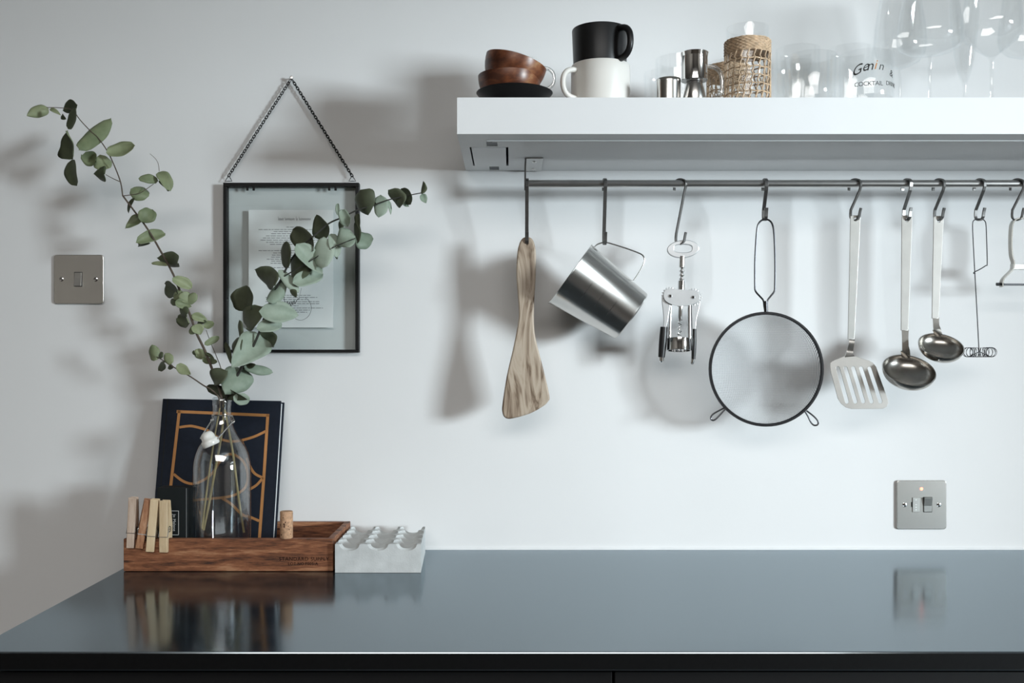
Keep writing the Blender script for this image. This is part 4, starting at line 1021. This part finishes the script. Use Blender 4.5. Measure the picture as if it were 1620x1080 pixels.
# clothes pegs clipped on the front board
def peg(label, top, bot, wpx, mat_, yaw, rank):
    d0 = TDF + 0.0075
    tp = P(top[0], top[1], d0); bp = P(bot[0], bot[1], d0)
    zt_ = TZ - 0.0005
    t_ = thing('clothes_peg', label, 'peg', bp, 0, 'clothes pegs clipped to the tray'); 
    L = (tp - bp).length; wd = wpx * S(d0)
    xdir = (tp - bp).normalized(); 
    # local: x width, y out of the board (0 = board front face), z along
    ang = math.atan2(tp.x - bp.x, tp.z - bp.z)
    M = Matrix.Rotation(ang, 4, 'Y') @ Matrix.Rotation(math.radians(yaw), 4, 'Z')
    base = Vector((bp.x, -TDF - 0.0004, bp.z))
    zr = TZ - base.z     # where the board top is along the peg
    def X(p): return (M @ Vector(p)) + base
    def halfpeg(sg):
        # profile in y,z: jaw thin at bottom, thick at the spring, thin at the finger end
        if sg < 0: pf = [(0.0, 0.0), (-0.0065, 0.0), (-0.0078, 0.012), (-0.0085, L * 0.45), (-0.0088, L * 0.62), (-0.0105, L - 0.0015), (-0.0098, L), (-0.0062, L), (0.0, zr + 0.012), (0.0, zr)]
        else: 
            y0 = TH + 0.0008
            pf = [(y0, 0.006), (y0 + 0.0035, 0.006), (y0 + 0.0040, L * 0.5), (0.0050, L - 0.001), (0.0025, L), (0.0006, zr + 0.012), (0.0006, zr + 0.0008), (y0, zr + 0.0008)]
        k = len(pf); v = [(-wd / 2, y, z) for y, z in pf] + [(wd / 2, y, z) for y, z in pf]
        f = [tuple(range(k)), tuple(range(2 * k - 1, k - 1, -1))] + [(i, (i + 1) % k, k + (i + 1) % k, k + i) for i in range(k)]
        return MB().add(v, f).xf(X).build('peg_half', mat_, t_, bp, bevel=0.0005, seg=1)
    halfpeg(-1); halfpeg(1)
    sp_ = []; zc = zr + 0.0155
    zf = L * 0.30
    m = MB()
    for sgx in (-1, 1):
        ring = [X((sgx * (wd / 2 + 0.0009), 0.0003 + 0.0044 * math.cos(a), zc + 0.0044 * math.sin(a))) for a in [2 * math.pi * i / 18 for i in range(18)]]
        m.tube(ring, 0.0006, 5, True)
        m.tube([X((sgx * (wd / 2 + 0.0011), -0.0038, zc - 0.001)), X((sgx * (wd / 2 + 0.0008), -0.0082, zf))], 0.0006, 5)
    m.tube([X((-wd / 2 - 0.0008, -0.0082, zf)), X((wd / 2 + 0.0008, -0.0082, zf))], 0.0007, 5)
    m.tube([X((-wd / 2 - 0.0009, 0.0003, zc)), X((wd / 2 + 0.0009, 0.0003, zc))], 0.0012, 6)
    m.build('spring', 'steel', t_, bp, smooth=True)
peg('pale greyish wooden clothes peg, leftmost on the tray edge', (209.5, 786.5), (204.9, 867), 11.6, 'peg_wood_grey', 4, 0)
peg('reddish brown slanted wooden clothes peg, second from the left', (232.0, 789.5), (217.0, 867.5), 11.6, 'peg_wood_brown', 22, 1)
peg('light yellow wooden clothes peg, third from the left, leaning slightly', (243.6, 789.5), (235.4, 873), 12.4, 'peg_wood', 9, 2)
peg('light yellow upright wooden clothes peg, nearest to the black box', (259.6, 791.5), (258.2, 874), 12.6, 'peg_wood', -3, 3)

# concrete block with scooped top
cx0, cx1, cd0, cd1, ch = -0.2785, -0.1435, 0.028, 0.193, 0.0450
cb = Vector((cx0, -cd1, CZ + 0.0004))
NX, NY = 66, 80; rows_, cols_ = 4, 3
def top_h(x, y):
    u = x / (cx1 - cx0) * cols_; v = y / (cd1 - cd0) * rows_
    pxs = (cx1 - cx0) / cols_; pys = (cd1 - cd0) / rows_
    dx = ((u % 1) - 0.5) * pxs; dy = ((v % 1) - 0.62) * pys
    best = 0.0
    for oy in (-1, 0, 1):
        ddx = dx; ddy = dy + oy * pys
        q = 1 - (ddx / 0.0226) ** 2 - (ddy / 0.0232) ** 2
        if q > 0: best = max(best, 0.0145 * math.sqrt(q))
    return ch - best
v = []; f = []
for j in range(NY + 1):
    for i in range(NX + 1):
        x = (cx1 - cx0) * i / NX; y = (cd1 - cd0) * j / NY
        xe = x * (1 - 0.055 * j / NY); v.append(cb + Vector((xe, y, top_h(min(max(x, 0.0003), cx1 - cx0 - 0.0003), min(max(y, 0.0003), cd1 - cd0 - 0.0003)))))
for j in range(NY):
    for i in range(NX):
        a = j * (NX + 1) + i; f.append((a, a + 1, a + NX + 2, a + NX + 1))
edge = [i for i in range(NX + 1)] + [j * (NX + 1) + NX for j in range(1, NY + 1)] + [NY * (NX + 1) + i for i in range(NX - 1, -1, -1)] + [j * (NX + 1) for j in range(NY - 1, 0, -1)]
b0 = len(v)
for e in edge: v.append(Vector((v[e].x, v[e].y, cb.z)))
ne = len(edge)
for k in range(ne): f.append((edge[k], b0 + k, b0 + (k + 1) % ne, edge[(k + 1) % ne]))
f.append(tuple(b0 + k for k in range(ne)))
tag(MB().add(v, f).build('concrete_block', 'concrete', None, cb, smooth=True, auto=38), 'pale grey cast concrete block with rows of scooped hollows on top', 'concrete block')

# ================================================================== EUCALYPTUS
def leaf(parent, org, p0, p1, wpx, tone, d, mats, rnd, shape='round'):
    """leaf between two photo points lying in a tilted plane through depth d"""
    a = P(p0[0], p0[1], d); b = P(p1[0], p1[1], d)
    n = {'L': Vector((0.52, -0.82, 0.22)), 'M': Vector((-0.05, -0.93, 0.28)), 'D': Vector((-0.62, -0.76, -0.12))}[tone]
    n = (n + Vector((rnd.uniform(-.16, .16), rnd.uniform(-.1, .1), rnd.uniform(-.22, .22)))).normalized()
    if n.y > -0.5: n.y = -0.5; n.normalize()
    def lift(vx, vz): return Vector((vx, -(n.x * vx + n.z * vz) / n.y, vz))
    ax2 = Vector((b.x - a.x, b.z - a.z)); L2 = max(ax2.length, 1e-4); t2 = ax2 / L2; s2 = Vector((-t2.y, t2.x))
    w_ = wpx * S(d) * 1.10
    nu, nv = 12, 6
    bend = rnd.uniform(-0.20, 0.20) * L2; cup = rnd.uniform(0.08, 0.30) * w_ * rnd.choice((-1, 1)); wav = rnd.uniform(0.0, 0.05) * w_; wk_ = rnd.uniform(5, 10); twist = rnd.uniform(-0.15, 0.15)
    skew = rnd.uniform(-0.10, 0.10); ph = rnd.uniform(0, 6)
    mid = (a + b) / 2
    top = []
    for i in range(nu + 1):
        u = i / nu
        if shape == 'round': wf = math.sqrt(max(0.0, 1 - (2 * u ** 0.94 - 1) ** 2))
        else: wf = (math.sin(math.pi * u ** 0.70)) ** 0.75 if 0 < u < 1 else 0
        wf *= 1.06 + 0.05 * math.sin(u * 11 + ph)
        for j in range(nv + 1):
            q = (j / nv - 0.5)
            e2 = t2 * ((u - 0.5) * L2) + s2 * (q * wf * w_ + skew * w_ * math.sin(math.pi * u) * 0.5)
            off = bend * (4 * (u - 0.5) ** 2 - 0.5) + cup * 4 * q * q * wf + twist * q * w_ * (u - 0.5) * 2 + wav * math.sin(u * wk_ + ph) * abs(2 * q) ** 1.5
            rib = -0.0006 if j == nv // 2 else 0
            top.append(mid + lift(e2.x, e2.y) + n * (off + rib))
    # drop duplicate ends by keeping tiny width
    th = n * 0.00018
    v = [p + th for p in top] + [p - th for p in top]
    N = len(top); f = []; mi = []
    w1 = nv + 1
    for i in range(nu):
        for j in range(nv):
            q = i * w1 + j
            f.append((q, q + 1, q + w1 + 1, q + w1)); mi.append(0)
            f.append((N + q, N + q + w1, N + q + w1 + 1, N + q + 1)); mi.append(1)
    for i in range(nu):
        f.append((i * w1, (i + 1) * w1, N + (i + 1) * w1, N + i * w1)); mi.append(0)
        f.append((i * w1 + nv, N + i * w1 + nv, N + (i + 1) * w1 + nv, (i + 1) * w1 + nv)); mi.append(0)
    me = bpy.data.meshes.new('leaf'); me.from_pydata([tuple(p - org) for p in v], [], f)
    o = bpy.data.objects.new('leaf', me)
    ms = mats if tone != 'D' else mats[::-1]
    for mm in ms: me.materials.append(MATS[mm])
    for p, k in zip(me.polygons, mi): p.material_index = k; p.use_smooth = True
    o.parent = parent; C.objects.link(o)
    return o
def branch(label, stems, leaves, mats, seed, d_of):
    rnd = random.Random(seed)
    x, y, d = stems[0][0][0]; root = P(x, y, d)
    t_ = thing('eucalyptus_branch', label, 'branch', root, 0, 'eucalyptus branches in the bottle')
    for pts, r0, r1, mat_ in stems:
        sp_ = smooth_poly([tuple(P(*q)) for q in pts], 4, False); k = len(sp_)
        MB().tube([Vector(q) for q in sp_], [r0 + (r1 - r0) * i / (k - 1) for i in range(k)], 7).build('stem', mat_, t_, root, smooth=True)
    for p0, p1, w_, tone in leaves:
        shp = 'tip' if rnd.random() < 0.28 else 'round'
        leaf(t_, root, p0, p1, w_, tone, d_of((p0[0] + p1[0]) / 2, (p0[1] + p1[1]) / 2) + rnd.uniform(-0.010, 0.012), mats, rnd, shp)
bd = BD
dl = lambda x, y: 0.125 + 0.010 * (628 - y) / 460.0
left_leaves = [((73,168),(46,185),17,'L'),((77.5,171),(97,182),6,'M'),((97,181),(105,189),7,'D'),((127,168),(95,172),17,'D'),((126,174),(104.6,202),19,'D'),
 ((110,250),(112,208.5),32,'D'),((111,251),(122,294.5),23,'D'),((136,243),(164,181),22,'L'),((156,257),(130,245),21,'M'),((157,245),(169,269),20,'L'),((168,276.5),(145.5,274),20,'D'),((170,244),(213.5,231),21,'M'),
 ((233.7,309),(209,299),20,'L'),((217,315),(197.6,335.5),7,'D'),((247.6,284),(223,283),13,'L'),((249.4,270.5),(271,301),15,'L'),((251,285),(271,303),6,'D'),((225,351),(239,330),21,'L'),((223.5,341),(199.4,362),15,'M'),
 ((222,385),(255.5,366),17,'L'),((212.5,386.5),(241,386),7,'D'),((246,405),(290,417.5),20,'D'),((266,418),(239,415),6,'M'),
 ((275.5,440),(301,455.5),15,'L'),((285,466),(257,448),21,'D'),((284,457),(276,474),13,'M'),((291,461),(297,479),14,'L'),((309,463),(298,481),13,'M'),((279,477),(301,485),13,'L'),((267,474),(282,482),9,'D'),((282,487),(297,499),15,'D'),
 ((306,511),(278,502),18,'D'),((305,498),(327,507.5),12,'L'),((309,511.5),(328,508),6,'D'),((322,515),(339,511.5),11,'M'),((307,514),(317,529),15,'L'),((306,515),(302,529),10,'M'),
 ((323,567),(312,552),13,'L'),((321,568),(342,572.5),9,'L'),((306,554),(310,563),5,'D'),((325,557),(342,570),5,'D')]
left_stems = [([(386,842,0.118),(378,790,0.122),(369,720,0.125),(360,670,0.126),(353.5,640,0.126)], 0.0019, 0.0018, 'stem_green'),
 ([(353.5,640,0.126),(346,612,0.126),(338,590,0.126),(325,556,0.127),(311,527,0.128),(300,496,0.128),(287,466,0.129),(277,440,0.130),(266,418,0.130),(253,395,0.131),(241,374,0.131),(228,354,0.132),(215,337,0.132),(194,309,0.132)], 0.0024, 0.0014, 'stem_brown'),
 ([(194,309,0.132),(191,289,0.132),(183,267,0.132),(171,241,0.133),(156,219,0.133),(143,207,0.134),(127,190,0.134),(114,174,0.134),(95,170.5,0.134),(74,170,0.134)], 0.0011, 0.0006, 'stem_brown'),
 ([(189,287,0.132),(178,282,0.133),(167,276,0.134)], 0.0007, 0.0005, 'stem_brown'), ([(194,310,0.132),(208,308,0.132),(222,305,0.132),(243,291,0.132)], 0.0008, 0.0005, 'stem_brown'),
 ([(252,271,0.133),(250,258,0.133),(245,250,0.133),(237,243,0.133)], 0.0005, 0.0003, 'stem_brown')]
branch('tall thin eucalyptus branch curving up to the left above the light switch', left_stems, left_leaves, ('leaf_green', 'leaf_deep'), 4, dl)
small_leaves = [((244,571),(240,545),16,'M'),((248,567),(258.5,557),7,'D'),((271,576),(261,558),13,'M'),((264,573),(248,586.5),11,'D'),((263,582),(276,579),7,'D'),((279,577),(303,592.5),13,'M')]
branch('short thin eucalyptus sprig reaching left just above the book', [([(320,836,0.135),(328,770,0.133),(338,700,0.131),(348,645,0.129)], 0.0016, 0.0013, 'stem_green'), ([(348,645,0.129),(346,628,0.130),(334,616,0.136),(322,609.5,0.138),(302,596,0.138),(285,586,0.138),(270,578,0.138),(258,570,0.138),(248,564,0.138)], 0.0016, 0.0006, 'stem_brown')], small_leaves, ('leaf_green', 'leaf_deep'), 9, lambda x, y: 0.138)
branch('single wispy eucalyptus shoot with one small leaf beside the frame', [([(352,660,0.120),(353,632,0.118),(350.5,588,0.118),(343,565,0.118),(335,546,0.118),(326,522,0.118)], 0.0009, 0.0005, 'stem_brown')], [((325.5,545.5),(345,532),9,'L')], ('leaf_green', 'leaf_deep'), 12, lambda x, y: 0.118)
dr_ = lambda x, y: 0.132 + 0.012 * max(0, (x - 380) / 280.0)
right_leaves = [((667.5,306),(670.5,286.5),8,'D'),((667,307),(673.5,321.5),10,'L'),((636.5,297),(652,323.5),14,'D'),((640,318),(646.5,327),6,'L'),((616.5,299),(636.5,328.5),19,'D'),((602,308.5),(600,346),21,'M'),((613,314),(619,339),5,'L'),((584.5,308.5),(596,325),6,'D'),
 ((569,301),(580,340.5),32,'D'),((566,337),(568,361),9,'D'),((540,331.5),(553,360),16,'M'),((534,321),(535,341),6,'M'),((538,350),(538,367),9,'D'),((561,372),(531,386),29,'M'),((563.5,351),(565,385),11,'D'),((562.5,378),(589.5,378),25,'L'),
 ((516,378),(501,339),26,'D'),((501,399),(463.5,361),30,'D'),((512,374),(509.5,425),29,'M'),((470,387),(508,433),24,'L'),((523,368),(534.5,407),15,'L'),((529,402),(534,410.5),4,'D'),((449,425),(454.5,383),18,'D'),
 ((468,403),(462,447),36,'D'),((466,449),(508,431),22,'L'),((441,426),(473,462),14,'L'),((458,458),(470.5,470.5),9,'D'),((440,453),(402.5,425),27,'D'),((448,442),(427,480.5),20,'M'),
 ((391,493),(388,452),36,'D'),((416,486),(383,519),29,'D'),((415,493),(470,497.5),29,'L'),((409,520),(445,512),20,'L'),((410.5,523),(439,548),17,'D'),((378.5,506),(380,535),9,'D'),((380,533),(368,561.5),18,'D'),((358.5,540),(366,575),10,'D'),
 ((412,530),(374,580),42,'L'),((403,530),(370,576),20,'M'),((389,579),(430,589),13,'L'),((384,582),(360,622),42,'L'),((359,586),(333,609),24,'D'),((321,611),(399,630.5),17,'D'),((371,627),(393,635),16,'L'),((378,581),(408,576),8,'D')]
right_stems = [([(322,838,0.110),(330,800,0.114),(341,740,0.118),(350,690,0.122),(354,655,0.125)], 0.0020, 0.0020, 'stem_green'),
 ([(354,655,0.125),(358,630,0.127),(371,602,0.131),(394,561,0.133),(411,524,0.134),(420,497,0.135),(431,469,0.136),(446,439,0.137),(461,410,0.138),(480,388,0.139),(500,370,0.140),(521,353,0.140),(541,344,0.141),(566,332,0.141),(590,325,0.142),(615,316,0.143),(641,310,0.144),(667,305,0.145)], 0.0025, 0.0008, 'stem_dark'),
 ([(446,439,0.140),(470,425,0.146),(500,407,0.148),(530,390,0.150),(562,377,0.150)], 0.0011, 0.0007, 'stem_dark')]
branch('broad-leaved dense eucalyptus branch reaching right in front of the picture frame', right_stems, right_leaves, ('leaf_silver', 'leaf_olive'), 21, dr_)
